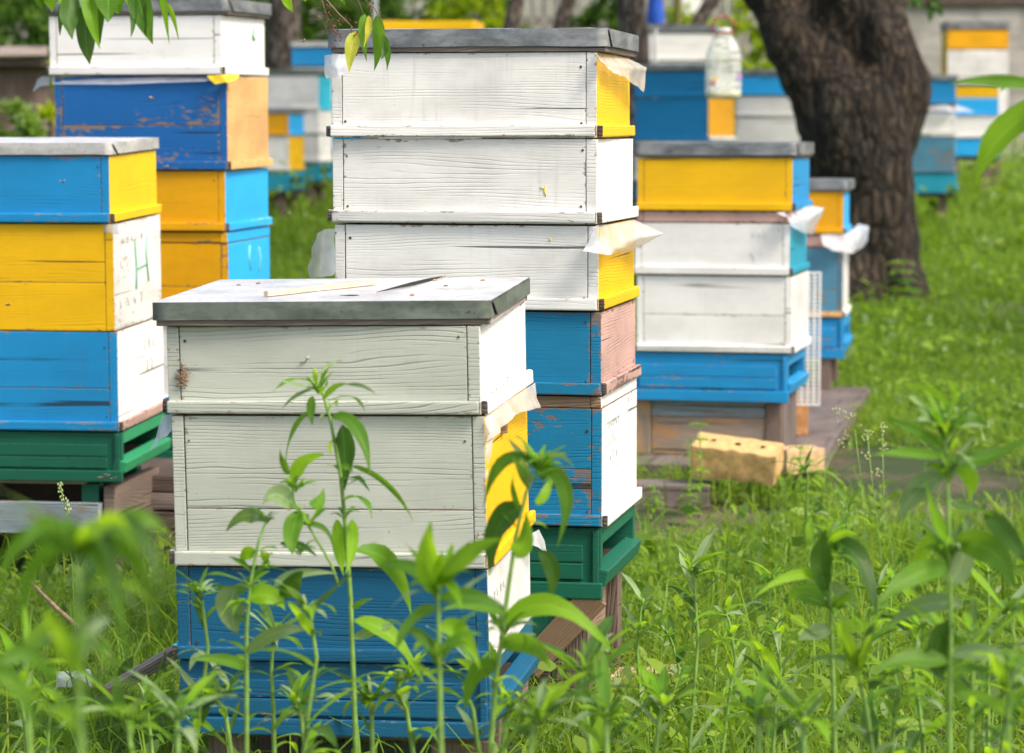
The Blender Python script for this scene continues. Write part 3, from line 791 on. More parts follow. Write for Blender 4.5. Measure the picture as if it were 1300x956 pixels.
# ------------------------------------------------------------------ writing and scratches on boxes
def side_pt(root, W, D, u, z):   # point on the right-hand face: u 0..1 from the near corner, z above root
    return wmat(root) @ Vector((W/2+.0012, -D/2+u*D, z))
def side_marks(root, Y, nx, marks, key='marker', w=.0007, name='handwriting', off=0.):
    if root in (A, B): off += .012
    """marks: polylines of (u, photo y at the near corner)"""
    st = []
    for ln in marks:
        st.append([wmat(root) @ Vector((.25+.0012+off, -.22+u*.44, at(nx, y, Y).z-root.location.z)) for u, y in ln])
    local_lines(name, root, st, key, w)
def scribble(u0, y0, n, rng, du=.05, h=7):
    out = []
    for i in range(n):
        u = u0+i*du
        k = rng.choice('17I4Vo/')
        if k in '1I/': out.append([(u, y0), (u+.01*rng.uniform(-1, 2), y0+h)])
        elif k == '7': out.append([(u, y0), (u+.035, y0-1), (u+.012, y0+h)])
        elif k == '4': out.append([(u, y0), (u-.005, y0+h*.55), (u+.035, y0+h*.5)]); out.append([(u+.028, y0), (u+.025, y0+h)])
        elif k == 'V': out.append([(u, y0), (u+.015, y0+h), (u+.033, y0-.5)])
        else: out.append([(u, y0+h*.5), (u+.012, y0), (u+.03, y0+h*.45), (u+.014, y0+h), (u, y0+h*.5)])
    return out
rs = random.Random(21)
side_marks(B, 5.45, 760, scribble(.12, 538, 5, rs, .075, 10)+scribble(.15, 560, 3, rs, .08, 9)+scribble(.18, 580, 3, rs, .09, 10)+[[(.12, 607), (.4, 603)], [(.7, 628), (.85, 622)]], off=.005*1.6)
side_marks(B, 5.45, 760, scribble(.70, 520, 2, rs, .1, 9), off=.005*1.6)
side_marks(A, 4.58, 620, scribble(.1, 497, 6, rs, .085, 7), w=.0009, off=.0008)
side_marks(A, 4.58, 620, scribble(.12, 755, 4, rs, .07, 10)+scribble(.55, 735, 4, rs, .09, 12)+[[(.2, 780), (.3, 800), (.26, 822)]], off=.003)
side_marks(Cc, 6.9, 152, [[(.42, 306), (.45, 345), (.43, 372)], [(.45, 345), (.66, 342)], [(.68, 304), (.66, 330), (.70, 366)]], 'green marker', .0024, 'painted_number', -.002)
side_marks(Cc, 6.9, 152, scribble(.15, 300, 5, rs, .1, 8)+scribble(.1, 378, 4, rs, .14, 12), off=-.002, w=.0012)
side_marks(Cc, 6.9, 152, scribble(.55, 440, 3, rs, .1, 13)+scribble(.6, 470, 2, rs, .1, 13), off=.001, w=.001)
side_marks(Dd, 7.9, 290, [[(.72, 30), (.69, 42), (.72, 47)]], 'green marker', .004, 'painted_number', -.003)
side_marks(Dd, 7.9, 290, [[(.5, 315), (.48, 330), (.52, 348)], [(.72, 320), (.76, 335), (.72, 352)]], 'green marker', .003, 'painted_number', .004)
def front_marks(root, Y, marks, key, w, name='handwriting'):
    inv = wmat(root).inverted(); st = []
    for ln in marks:
        q = []
        for (x, y) in ln:      # ray through the pixel onto the local front plane
            a_, b_ = inv @ at(x, y, Y-.3), inv @ at(x, y, Y+.4)
            t = (-.22-.0012-a_.y)/(b_.y-a_.y); q.append(wmat(root) @ (a_+(b_-a_)*t))
        st.append(q)
    local_lines(name, root, st, key, w)
M['yellow drip'] = plain('yellow_drip', (.85, .6, .02), .5)
front_marks(B, 5.45, [[(693, 236), (691, 243), (693, 249)], [(686, 238), (691, 240), (693, 237)], [(698, 306), (699, 302)]], 'yellow drip', .0014, 'paint_drip')
front_marks(E, 9.0, [[(955+i*7, 293), (955+i*7+3, 302)] for i in range(3)]+[[(953, 320), (958, 330)], [(812, 296), (814, 304)], [(818, 300), (816, 312)]], 'marker', .0008)
front_marks(A, 4.58, [[(381, 461), (387, 457)], [(388, 458), (391, 452)], [(391, 456), (392, 453)]], 'marker', .0012, 'scratch')
# insect nest stain by the left corner
mb = MB(); rn = random.Random(5)
inv = wmat(A).inverted()
for i in range(240):
    x, y = 232+rn.gauss(0, 3.6), 478+rn.gauss(0, 7)
    a_, b_ = inv @ at(x, y, 4.3), inv @ at(x, y, 5.1); t = (-.2212-a_.y)/(b_.y-a_.y); p = a_+(b_-a_)*t
    d = Vector((rn.uniform(-1, 1), 0, rn.uniform(-1, 1)))*.004
    tube(mb, [p, p+d*.5+Vector((0, -.0006, 0)), p+d], .0006, 'twig' if i % 3 else 'nail', 5)
mb.build('mud_nest', A)
# wooden peg on the yellow side and round knob
mb = MB()
p = side_pt(A, .524, .44, .36, at(620, 552, 4.58).z - A.location.z)
box(mb, -.006, .012, -.006, .008, -.014, .014, 'bare wood', .001, M4=Matrix.Translation(inv @ p))
mb.build('wooden_peg', A)
# things lying on the lid: stick, and the split in the tin
def on_lid(px, py):              # front hive lid plane
    z = at(620, 380, 4.58).z + .003
    d = at(px, py, 1.) - Vector((0, 0, CH)); t = (z-CH)/d.z
    return Vector((0, 0, CH)) + d*t
lt = R(0.8)
def lid_pt(px, py, h=0.):
    # lid is tipped with the hive: solve against its tilted plane
    Wm = wmat(A); n = (Wm.to_3x3() @ Vector((0, 0, 1))).normalized()
    zt = at(620, 380, 4.58).z - A.location.z + .0031 + .0015
    p0 = Wm @ Vector((0, 0, zt+h))
    o = Vector((0, 0, CH)); d = (at(px, py, 1.)-o)
    return o + d*((p0-o).dot(n)/d.dot(n))
a_, b_ = lid_pt(338, 377, .0), lid_pt(478, 362, .0)
st = empty('pine_stick', (a_+b_)/2, (.03, -math.atan2(b_.z-a_.z, math.hypot(b_.x-a_.x, b_.y-a_.y)), math.atan2(b_.y-a_.y, b_.x-a_.x)))
L = (b_-a_).length
mb = MB(); box(mb, -L/2, L/2, -.004, .006, .0015, .0095, 'fresh wood', .0008); mb.build('pine_batten', st)
tag(st, 'short pine stick lying on the tin lid of the nearest hive', 'stick')
mb = MB()
for k, (q0, q1, w) in enumerate(((( 478, 371), (566, 350), .0032), ((432, 375), (456, 375), .0012))):
    s0, s1 = lid_pt(*q0, .0035), lid_pt(*q1, .0035); pts = [s0+(s1-s0)*t for t in (0, .25, .5, .75, 1)]
    tube(mb, pts, [.0004, w*.6, w, w*.9, .0005], 'black', 6)
mb.build('split_seam', A, wmat(A))
mb = MB()
for (x, y) in ((549, 356), (560, 352), (563, 363), (520, 375), (300, 362), (325, 360), (610, 356)):
    p = lid_pt(x, y, .004); tube(mb, [p, p+Vector((.004, .001, .001)), p+Vector((.008, .003, 0))], [.001, .002, .0008], 'twig', 5)
tag(mb.build('leaf_litter'), 'crumbs of dry plant litter scattered on the nearest lid', 'litter', kind='stuff')

# ------------------------------------------------------------------ ground
me = bpy.data.meshes.new('ground')
xs = np.concatenate([np.linspace(-150, -8, 14), np.linspace(-7, 7, 90), np.linspace(8, 150, 14)])
ys = np.concatenate([np.linspace(-12, 2, 6), np.linspace(2.3, 26, 170), np.linspace(27, 250, 24)])
vs = [(float(x), float(y), ground(x, y)) for y in ys for x in xs]
nx_ = len(xs)
fs = [(j*nx_+i, j*nx_+i+1, (j+1)*nx_+i+1, (j+1)*nx_+i) for j in range(len(ys)-1) for i in range(nx_-1)]
me.from_pydata(vs, [], fs); me.materials.append(M['soil'])
me.polygons.foreach_set('use_smooth', [True]*len(fs))
g = bpy.data.objects.new('ground', me); COL.objects.link(g); tag(g, kind='structure')

# ------------------------------------------------------------------ stands
def stand(label, root, build, cat='hive stand', name='hive_stand'):
    t = empty(name, (root.location.x, root.location.y, ground(root.location.x, root.location.y)), (0, 0, root.rotation_euler.z))
    tag(t, label, cat)
    build(t, root.location.z - t.location.z)
    return t
def part(name, parent, fn, label=None):
    mb = MB(); fn(mb); return mb.build(name, parent, label=label)
# under A
def sA(t, H):
    for sx in (-1, 1):
        for sy_ in (-1, 1):
            part('post', t, lambda m: box(m, sx*.19-.03, sx*.19+.03, sy_*.16-.03, sy_*.16+.03, -.03, H-.032, 'old wood', vert=True))
    part('crossbar', t, lambda m: box(m, -.26, .26, -.2, -.14, H-.03, H-.001, 'old wood'))
    part('crossbar', t, lambda m: box(m, -.26, .26, .14, .2, H-.03, H-.001, 'old wood'))
stand('low wooden stand under the nearest hive, hidden by weeds', A, sA)
def sB(t, H):
    for sx, sy_ in ((1, -1), (-1, -1), (-1, 1), (1, 1)):
        part('post', t, lambda m: box(m, sx*.205-.03, sx*.205+.035, sy_*.19-.022, sy_*.19+.022, -.03, H-.002, 'old wood', vert=True, jit=.002))
    part('side_board', t, lambda m: box(m, .195, .235, -.165, .03, H*.1, H-.003, 'bare wood', jit=.002))
    part('green_block', t, lambda m: box(m, .125, .174, -.215, -.165, H-.10, H-.012, 'green', vert=True))
    part('diagonal_brace', t, lambda m: box(m, -.10, .10, -.008, .008, -.028, .028, 'bare wood', M4=Matrix.Translation((.19, -.222, H-.085)) @ Matrix.Rotation(R(-48), 4, 'Y')))
    part('crossbar', t, lambda m: box(m, -.25, .165, -.212, -.19, H-.2, H-.14, 'dark wood'))
stand('brown post stand under the green floor of the tall stack', B, sB)
def sC(t, H):
    for sx in (-.2, .17):
        for sy_ in (-1, 1):
            part('post', t, lambda m: box(m, sx-.022, sx+.022, sy_*.18-.022, sy_*.18+.022, -.03, H-.026, 'green' if sx > 0 else 'old wood', vert=True))
    part('top_board', t, lambda m: box(m, -.3, .16, -.215, .1, H-.025, H-.002, 'weathered'))
    part('lower_plank', t, lambda m: box(m, -.4, .2, -.235, -.205, H-.145, H-.07, 'blue grey wood', jit=.003))
    part('side_board', t, lambda m: box(m, .205, .235, -.21, .22, H-.12, H-.03, 'old wood', jit=.004))
    part('side_board', t, lambda m: box(m, .21, .24, -.22, .25, H-.25, H-.125, 'dark wood', jit=.004))
    part('back_board', t, lambda m: box(m, -.3, .2, .2, .215, 0, H-.05, 'dark wood'))
stand('stand of old boards with a blue grey plank under the left hive', Cc, sC)
def sD(t, H):
    for k in range(3):
        part('side_board', t, lambda m: box(m, -.27, .27, -.235, -.21, H*k/3+.003, H*(k+1)/3-.006, 'dark wood' if k % 2 else 'old wood', jit=.004))
        part('side_board', t, lambda m: box(m, .24, .265, -.205, .22, H*k/3+.003, H*(k+1)/3-.006, 'dark wood', jit=.004))
    part('top_board', t, lambda m: box(m, -.25, .235, -.205, .2, H-.03, H-.002, 'dark wood'))
stand('dark brown board crate under the tall rear left hive', Dd, sD)
PALZ = .055
def sE(t, H):
    z0 = PALZ+.022
    part('board', t, lambda m: box(m, -.205, .165, -.19, -.17, H-.075, H-.002, 'blue grey wood'))
    part('board', t, lambda m: box(m, -.205, .165, -.191, -.17, z0+.002, H-.077, 'weathered', jit=.001))
    part('board', t, lambda m: box(m, -.215, .20, .17, .19, z0+.002, H-.002, 'old wood'))
    part('post', t, lambda m: box(m, -.255, -.207, -.20, -.15, z0, H-.002, 'weathered', vert=True))
    part('post', t, lambda m: box(m, .168, .215, -.20, -.15, z0, H-.002, 'old wood', vert=True))
    part('side_board', t, lambda m: box(m, .190, .217, -.148, .19, z0, H-.002, 'plank', vert=True))
    part('side_board', t, lambda m: box(m, -.25, -.23, -.148, .19, z0, H-.002, 'old wood'))
stand('open box of weathered boards under the yellow and white hive', E, sE)
def sF(t, H):
    z0 = PALZ+.022
    for sx, sy_, w in ((.17, -.19, .055), (.06, -.16, .09), (-.2, -.19, .06), (-.2, .19, .06), (.17, .19, .06)):
        part('post', t, lambda m: box(m, sx-w/2, sx+w/2, sy_-.03, sy_+.03, z0, H-.002, 'old wood' if w < .08 else 'dark wood', vert=True))
stand('brown post stand under the short hive by the dark trunk', Fh, sF)

# platform of planks under E and F
pt = empty('plank_platform', (.97, 8.85, 0), (0, 0, -R(10.5)))
tag(pt, 'low platform of grey brown planks the two right hives stand on', 'platform')
for k in range(3):
    part('plank', pt, lambda m: box(m, -.60+k*.2, -.60+k*.2+.193, -.12+rb.uniform(-.03, .03), 2.75+rb.uniform(-.1, .1), PALZ-.03, PALZ+.02, ('plank', 'old wood', 'plank')[k], .004, jit=.003))
for yy in (.1, 1.3, 2.4):
    part('bearer', pt, lambda m: box(m, -.59, -.01, yy-.04, yy+.04, -.03, PALZ-.032, 'dark wood'))
front = empty('loose_plank', (at(850, 600, 8.45).x, 8.42, 0.0), (0, 0, -R(4)))
part('plank_board', front, lambda m: box(m, -.17, .12, -.07, .07, -.01, .07, 'plank', .005, jit=.004))
tag(front, 'short thick grey plank lying in front of the weathered box', 'plank')

bp_ = empty('board_pile', (at(190, 700, 7.25).x, 7.35, 0), (0, 0, R(-8)))
tag(bp_, 'pile of old dark boards between the left hive stand and the nearest hive', 'board pile')
for k, (xa, xb, z_, kk) in enumerate(((-.12, .12, 0., 'dark wood'), (-.08, .14, .048, 'old wood'), (-.13, .10, .096, 'dark wood'), (-.05, .13, .144, 'plank'), (-.10, .08, .190, 'dark wood'))):
    part('board', bp_, lambda m: box(m, xa, xb, -.12+.01*k, .3, z_, z_+.042, kk, .003, jit=.004))
# stands of the far hives
for o in [q for q in COL.objects if q.name.startswith('beehive') and q.get('group') == G_]:
    gx, gy = o.location.x, o.location.y; gz = ground(gx, gy)
    if o.location.z - gz < .03: continue
    t = empty('post_stand', (gx, gy, gz), (0, 0, o.rotation_euler.z))
    hd = ' '.join(o['label'].replace(',', '').replace('far beehive', 'far hive').split()[:12]).removesuffix(' the').removesuffix(' the bottle').removesuffix(' of').removesuffix(' below').removesuffix(' behind')
    tag(t, 'posts under the ' + hd, 'hive stand', 'post stands of the far hives')
    H = o.location.z-gz
    for sx in (-1, 1):
        for sy_ in (-1, 1):
            part('post', t, lambda m: box(m, sx*.17-.03, sx*.17+.03, sy_*.15-.03, sy_*.15+.03, -.05, H-.032, 'old wood', .002, vert=True))
    part('crossbar', t, lambda m: box(m, -.24, .24, -.2, .2, H-.03, H-.002, 'dark wood', .002))

# ------------------------------------------------------------------ bricks, excluder, odds and ends
def brick(label, loc, rot, key, holes=True, L=.25, Wd=.12, Hh=.065):
    t = empty('brick', loc, rot); tag(t, label, 'brick')
    bm = bmesh.new(); nxg, nyg = 20, 10
    mb = MB()
    hl = [(-.075, 0), (0, 0), (.075, 0)] if holes else []
    # top grid with square holes, sides as rough boards
    gx = np.linspace(-L/2, L/2, 31); gy = np.linspace(-Wd/2, Wd/2, 15)
    def dz(x, y, z): return .003*mnoise.noise(Vector((x*30, y*30, z*30+loc[0]*10)))
    def V(x, y, z):
        d = Vector((x, y, z)); n = mnoise.noise_vector(d*24+Vector((loc[0]*7, 0, 0)))*.0035
        ex = (abs(x) > L/2-.002)+(abs(y) > Wd/2-.002)+(abs(z) > Hh/2-.002)
        if ex >= 2: n = n*1.6 - d*.02
        return tuple(d+n)
    def grid(f, nu, nv, skip=None):
        b = len(mb.v)
        for i in range(nu+1):
            for j in range(nv+1): mb.v.append(V(*f(i/nu, j/nv)))
        for i in range(nu):
            for j in range(nv):
                if skip and skip((i+.5)/nu, (j+.5)/nv): continue
                q = b+i*(nv+1)+j; mb.face([q, q+nv+1, q+nv+2, q+1], key, smooth=True)
    def sk(u, v):
        x, y = (u-.5)*L, (v-.5)*Wd
        return any((x-a)**2+(y-b_)**2 < .0095**2 for a, b_ in hl)
    grid(lambda u, v: ((u-.5)*L, (v-.5)*Wd, Hh/2), 50, 24, sk)
    grid(lambda u, v: ((u-.5)*L, (.5-v)*Wd, -Hh/2), 10, 6)
    grid(lambda u, v: ((u-.5)*L, -Wd/2, (v-.5)*Hh), 50, 12)
    grid(lambda u, v: ((.5-u)*L, Wd/2, (v-.5)*Hh), 50, 12)
    grid(lambda u, v: (L/2, (u-.5)*Wd, (v-.5)*Hh), 24, 12)
    grid(lambda u, v: (-L/2, (.5-u)*Wd, (v-.5)*Hh), 24, 12)
    bm.free()
    mb.build('brick_body', t)
    if holes:
        h = MB()
        for a, b_ in hl:
            box(h, a-.012, a+.012, b_-.012, b_+.012, Hh/2-.04, Hh/2-.02, 'black', 0)
        h.build('core_hole', t)
    return t
p = at(934, 580, 8.45)
brick('yellow brick with three round holes propped on a slant in front of the weathered box', (p.x, 8.40, p.z), (R(14), R(6), R(-14)), 'brick', True, .26, .125, .095)
p = at(1013, 583, 8.75); brick('pale chipped brick lying right of the yellow brick with holes', (p.x, 8.75, p.z), (0, 0, R(20)), 'pale brick', False, .13, .12, .075)
p = at(1009, 530, 9.7); brick('small orange brick behind the weathered box corner', (p.x-.02, 9.75, PALZ+.02+.06), (0, 0, R(8)), 'red brick', False, .12, .12, .12)

# queen excluder grid leaning behind the yellow and white hive
q = empty('queen_excluder', at(1021, 515, 9.55), (R(-3), 0, R(-8)))
tag(q, 'white plastic queen excluder grid standing on edge beside the yellow and white hive', 'grid')
Hq = at(1021, 345, 9.55).z - q.location.z
mb = MB(); wq = .05
for k in range(34):
    z = .006+(Hq-.012)*k/33
    box(mb, -wq+.004, wq-.004, -.0012, .0012, z-.0028, z+.0028, 'white plastic', 0)
mb.build('grid_bars', q)
mb = MB()
for x in (-wq, -wq*.6, -wq*.2, wq*.2, wq*.6, wq):
    box(mb, x-.0035, x+.0035, -.003, .003, 0, Hq, 'white plastic', .0006)
for z in (0, Hq*.33, Hq*.66, Hq-.008): box(mb, -wq+.0032, wq-.0032, -.0028, .0028, z, z+.008, 'white plastic', .0005)
mb.build('grid_frame', q)

# boards, twig and scrap in the grass
def gp(px, py):
    d = at(px, py, 1.)-Vector((0, 0, CH)); t = -CH/d.z; p = Vector((0, 0, CH))+d*t
    return Vector((p.x, p.y, ground(p.x, p.y)))
def lying(name, label, cat, p0, p1, w, h, key, lift=.01):
    c = (p0+p1)/2; d = p1-p0
    t = empty(name, c+Vector((0, 0, lift)), (0, -math.atan2(d.z, math.hypot(d.x, d.y)), math.atan2(d.y, d.x)))
    part(name+'_piece', t, lambda m: box(m, -d.length/2, d.length/2, -w/2, w/2, 0, h, key, .003, jit=.002)); tag(t, label, cat); return t
lying('pale_board', 'pale cream board lying in the grass right of the brown post stand', 'board', gp(765, 872), gp(868, 868), .09, .03, 'fresh wood')
lying('leaning_board', 'narrow brown board leaning on the ground left of the nearest hive', 'board', at(140, 885, 4.95), at(228, 834, 5.0), .03, .022, 'weathered', 0)
mb = MB(); pts = [at(38, 738, 6.), at(75, 775, 5.9), at(110, 805, 5.8), at(135, 830, 5.7), at(158, 852, 5.7)]
tube(mb, pts, [.003, .005, .006, .005, .004], 'twig', 7); tube(mb, [pts[2], at(128, 842, 5.75), at(140, 862, 5.7)], [.004, .003, .002], 'twig', 6)
tag(mb.build('dry_twig'), 'bare dry brown twig in the grass at bottom left', 'twig')
mb = MB(); c = at(95, 862, 5.3)
box(mb, -.035, .03, -.03, .03, 0, .022, 'paper', .002, M4=Matrix.Translation(c-Vector((0, 0, .01))) @ Matrix.Rotation(R(12), 4, 'Z'), jit=.003)
tag(mb.build('paper_scrap'), 'small white scrap lying in the grass at bottom left', 'scrap')

# hanging bottle
Yb = 12.3
bt = empty('hanging_bottle', at(918, 125, Yb)); tag(bt, 'large clear plastic bottle hanging upright on a string left of the trunk', 'bottle')
Hb = at(918, 37, Yb).z-bt.location.z; rB = 24.5*Yb/F
prof = [(0, 0), (rB*.8, 0), (rB*.97, Hb*.02), (rB, Hb*.06)]
for k in range(8):
    z = Hb*(.10+.055*k); prof += [(rB, z), (rB*.955, z+Hb*.012), (rB*.955, z+Hb*.022), (rB, z+Hb*.035)]
prof += [(rB*.98, Hb*.60), (rB*.86, Hb*.72), (rB*.62, Hb*.85), (rB*.42, Hb*.93), (rB*.36, Hb*.96), (rB*.36, Hb)]
mb = MB(); lathe(mb, prof, 'pet', 32, sq=1.); mb.build('bottle_body', bt)
mb = MB(); lathe(mb, [(0, .004), (rB*.93, .004), (rB*.93, Hb*.11), (0, Hb*.11)], 'syrup', 24, sq=1.); mb.build('syrup', bt, label='little yellowish liquid at the bottom')
mb = MB(); lathe(mb, [(0, Hb+.004), (rB*.38, Hb+.004), (rB*.40, Hb), (rB*.40, Hb-.016), (rB*.37, Hb-.016)], 'white plastic', 20); lathe(mb, [(rB*.52, Hb*.935), (rB*.56, Hb*.94), (rB*.56, Hb*.955), (rB*.52, Hb*.96)], 'red plastic', 20); mb.build('cap', bt)
mb = MB()
for s_ in (-1, 1): tube(mb, [(s_*rB*.5, -.0, Hb*.95), (s_*rB*.62, -.01, Hb*1.05), (s_*rB*.35, -.01, Hb*1.16), (0, -.01, Hb*1.2)], .004, 'red plastic', 6)
mb.build('handle', bt)
for (a0, z0_, w_, h_, k_) in ((-2.35, .16, .5, .11, 'white plastic'), (-2.30, .185, .3, .05, 'red plastic'), (-.95, .27, .35, .07, 'purple'), (-2.2, .25, .25, .05, 'yellow')):
    mb = MB(); n_ = 6; b0 = len(mb.v)
    for i in range(n_+1):
        an = a0+w_*i/n_
        q_ = rB*1.035*(1-.09*math.cos(4*an))
        for zz in (z0_, z0_+h_): mb.v.append((q_*math.cos(an), q_*math.sin(an), Hb*zz))
    for i in range(n_): mb.face([b0+2*i, b0+2*i+2, b0+2*i+3, b0+2*i+1], k_, smooth=True)
    mb.build('sticker', bt)
mb = MB(); tube(mb, [(0, -.01, Hb*1.2), (.002, 0, Hb*1.6), (.0, .0, 1.3)], .003, 'stem', 6); mb.build('string', bt)

# bees
def bee(px, py, Y, label, rz=0., scale=1.):
    t = empty('bee', at(px, py, Y), (rn.uniform(-.3, .3), rn.uniform(-.4, .4), rz)); t.scale = (scale,)*3
    tag(t, label, 'bee', 'bees around the hives')
    mb = MB()
    prof = [(-.0075, .0004), (-.006, .0017), (-.004, .0024), (-.001, .0021), (.0002, .0012), (.0012, .0022), (.003, .0023), (.0042, .001), (.005, .0016), (.006, .0014), (.0066, .0004)]
    tube(mb, [(x, 0, 0) for x, r in prof], [r for x, r in prof], 'bee', 10); mb.build('bee_body', t)
    for s_ in (-1, 1):
        w = MB(); leaf(w, Vector((.0015, s_*.0015, .002)), Vector((-.001, s_*.006, .004)), Vector((-.005, s_*.009, .004)), .0035, 'film', Vector((0, 0, 1)), rng=rn)
        w.build('wing', t)
rn = random.Random(9)
bee(192, 125, 7.3, 'pale blurred bee flying in front of the deep blue box', .2, 1.2)
bee(10, 387, 6.4, 'bee hovering in front of the yellow box at the left edge', 2.6)
bee(368, 272, 8.5, 'bee flying in the gap between the left hives and the tall stack', .4, 1.2)
bee(386, 52, 5.5, 'bee flying left of the tall stack lid', .8, .8)
bee(80, 231, 6.5, 'bee in front of the blue box of the left hive', 1.4, 1.)
bee(212, 212, 7.2, 'bee flying between the left hive and the deep blue box', .9, 1.)
for k, (x, y) in enumerate(((128, 607), (137, 604), (145, 608))): bee(x, y, 6.66, ('bee clinging under the green floor of the left hive, %s of three' % ('leftmost', 'middle', 'rightmost')[k]), k, 1.1)

# ------------------------------------------------------------------ trees
def trunk_mesh(name, tubes, voxel, key, parent, disp=.02, scale=6.):
    mb = MB()
    for pts, rad in tubes: tube(mb, pts, rad, key, 16)
    o = mb.build(name, parent)
    md = o.modifiers.new('r', 'REMESH'); md.mode = 'VOXEL'; md.voxel_size = voxel; md.use_smooth_shade = True
    sm = o.modifiers.new('s', 'SMOOTH'); sm.iterations = 6; sm.factor = .6
    dg = bpy.context.evaluated_depsgraph_get(); dg.update()
    me = bpy.data.meshes.new_from_object(o.evaluated_get(dg))
    n = len(me.vertices); co = np.empty(n*3); me.vertices.foreach_get('co', co); no = np.empty(n*3); me.vertices.foreach_get('normal', no)
    co = co.reshape(-1, 3); no = no.reshape(-1, 3)
    d = np.array([mnoise.fractal(Vector((c[0]*scale, c[1]*scale, c[2]*scale*.35)), 1., 2., 4)*disp for c in co])
    co += no*d[:, None]
    me.vertices.foreach_set('co', co.ravel()); me.update()
    me.polygons.foreach_set('use_smooth', [True]*len(me.polygons))
    o.modifiers.clear(); o.data = me; me.materials.clear(); me.materials.append(M[key])
    return o

def leaf_cloud(name, blobs, n, size, key, parent, seed, bias=.35):
    """many small bent leaves through the volume of ellipsoid clumps"""
    r = np.random.default_rng(seed)
    bl = np.array(blobs, dtype=float)            # cx cy cz rx ry rz
    vol = (bl[:, 3]*bl[:, 4]*bl[:, 5])**.75; pr = vol/vol.sum()
    # sub clumps inside the blobs
    k = max(8, n//90)
    bi = r.choice(len(bl), k, p=pr)
    d = r.normal(size=(k, 3)); d /= np.linalg.norm(d, axis=1)[:, None]; rad = r.random(k)**bias
    cc = bl[bi, :3]+d*rad[:, None]*bl[bi, 3:]
    cs = bl[bi, 3:].mean(axis=1)*r.uniform(.12, .3, k)
    ci = r.integers(0, k, n)
    d = r.normal(size=(n, 3)); pos = cc[ci]+d*cs[ci][:, None]*np.array([.6, .6, .5])
    tint = np.clip(r.random(k)[ci]*.6+r.random(n)*.4, 0, 1)
    return quads(name, pos, size*r.uniform(.6, 1.4, n), tint, key, parent, r)

def quads(name, pos, size, tint, key, parent, r, up=.4, width=.5):
    n = len(pos)
    t = r.normal(size=(n, 3)); t /= np.linalg.norm(t, axis=1)[:, None]
    nn = r.normal(size=(n, 3)); nn[:, 2] += up*2; 
    s = np.cross(t, nn); s /= np.linalg.norm(s, axis=1)[:, None]
    nn = np.cross(s, t)
    L = size[:, None]
    v = np.empty((n, 6, 3))
    v[:, 0] = pos; v[:, 1] = pos+t*L*.35+s*L*width*.42+nn*L*.05; v[:, 2] = pos+t*L*.72+s*L*width*.3
    v[:, 3] = pos+t*L-nn*L*.12; v[:, 4] = pos+t*L*.72-s*L*width*.3; v[:, 5] = pos+t*L*.35-s*L*width*.42+nn*L*.05
    return raw(name, v.reshape(-1, 3), n, 6, tint, key, parent)

def raw(name, verts, nf, k, tint, key, parent=None, idx=None):
    me = bpy.data.meshes.new(name)
    me.vertices.add(len(verts)); me.vertices.foreach_set('co', verts.astype(np.float32).ravel())
    if idx is None: idx = np.arange(nf*k)
    me.loops.add(len(idx)); me.loops.foreach_set('vertex_index', idx.astype(np.int32))
    me.polygons.add(nf); me.polygons.foreach_set('loop_start', np.arange(0, nf*k, k, dtype=np.int32))
    me.update(calc_edges=True); me.validate()
    a = me.attributes.new('tint', 'FLOAT', 'FACE'); a.data.foreach_set('value', tint.astype(np.float32))
    me.materials.append(M[key])
    o = bpy.data.objects.new(name, me); COL.objects.link(o)
    if parent is not None: o.parent = parent
    return o

def rel(root, p): return tuple(Vector(p)-root.location)

# the big dark tree
YT = 16.
gT = ground(at(1095, 385, YT).x, YT)
bx = at(1095, 385, YT).x
T = empty('old_tree', (bx, YT, gT)); tag(T, 'big old tree with a dark forked trunk on the right', 'tree')
def tp(px, py, dy=0.): return rel(T, at(px, py, YT+dy))
s16 = YT/F
tr = trunk_mesh('trunk', [
    ([rel(T, (bx+.02, YT, gT-.25)), tp(1096, 372), tp(1096, 330), tp(1097, 250), tp(1092, 190), tp(1085, 140), tp(1080, 90)], [.46, .37, .31, .30, .31, .30, .22]),
    ([tp(1075, 230), tp(1062, 170), tp(1040, 110), tp(1010, 60), tp(975, 0), tp(915, -110, .2), tp(840, -260, .3), tp(700, -470, .3)], [.22, .22, .17, .155, .135, .12, .1, .06]),
    ([tp(1100, 230), tp(1078, 120), tp(1060, 40, .02), tp(1050, -60, .12), tp(1020, -300, .5), tp(1040, -520, .6)], [.2, .20, .14, .13, .11, .07]),
    ([tp(1105, 240), tp(1120, 170), tp(1132, 110), tp(1122, 60), tp(1100, 0), tp(1100, -100), tp(1180, -300), tp(1290, -500)], [.22, .21, .205, .2, .17, .14, .11, .06]),
    ([tp(1110, 90), tp(1072, 10, -.05), tp(1078, -80)], [.14, .10, .09]),
    ([tp(1060, 130, .1), tp(1025, 40, .12), tp(1015, -60, .15), tp(1010, -160, .2)], [.18, .16, .15, .1]),
    ([tp(1120, 110), tp(1098, 0, .1), tp(1080, -120, .15)], [.18, .16, .12]),
    ([rel(T, (bx-.33, YT-.3, gT-.12)), rel(T, (bx-.12, YT-.1, gT+.15)), tp(1090, 300)], [.1, .16, .2]),
    ([rel(T, (bx+.42, YT-.15, gT-.14)), rel(T, (bx+.15, YT-.05, gT+.12)), tp(1100, 300)], [.08, .16, .2]),
], .02, 'bark', T, .05, 6.)
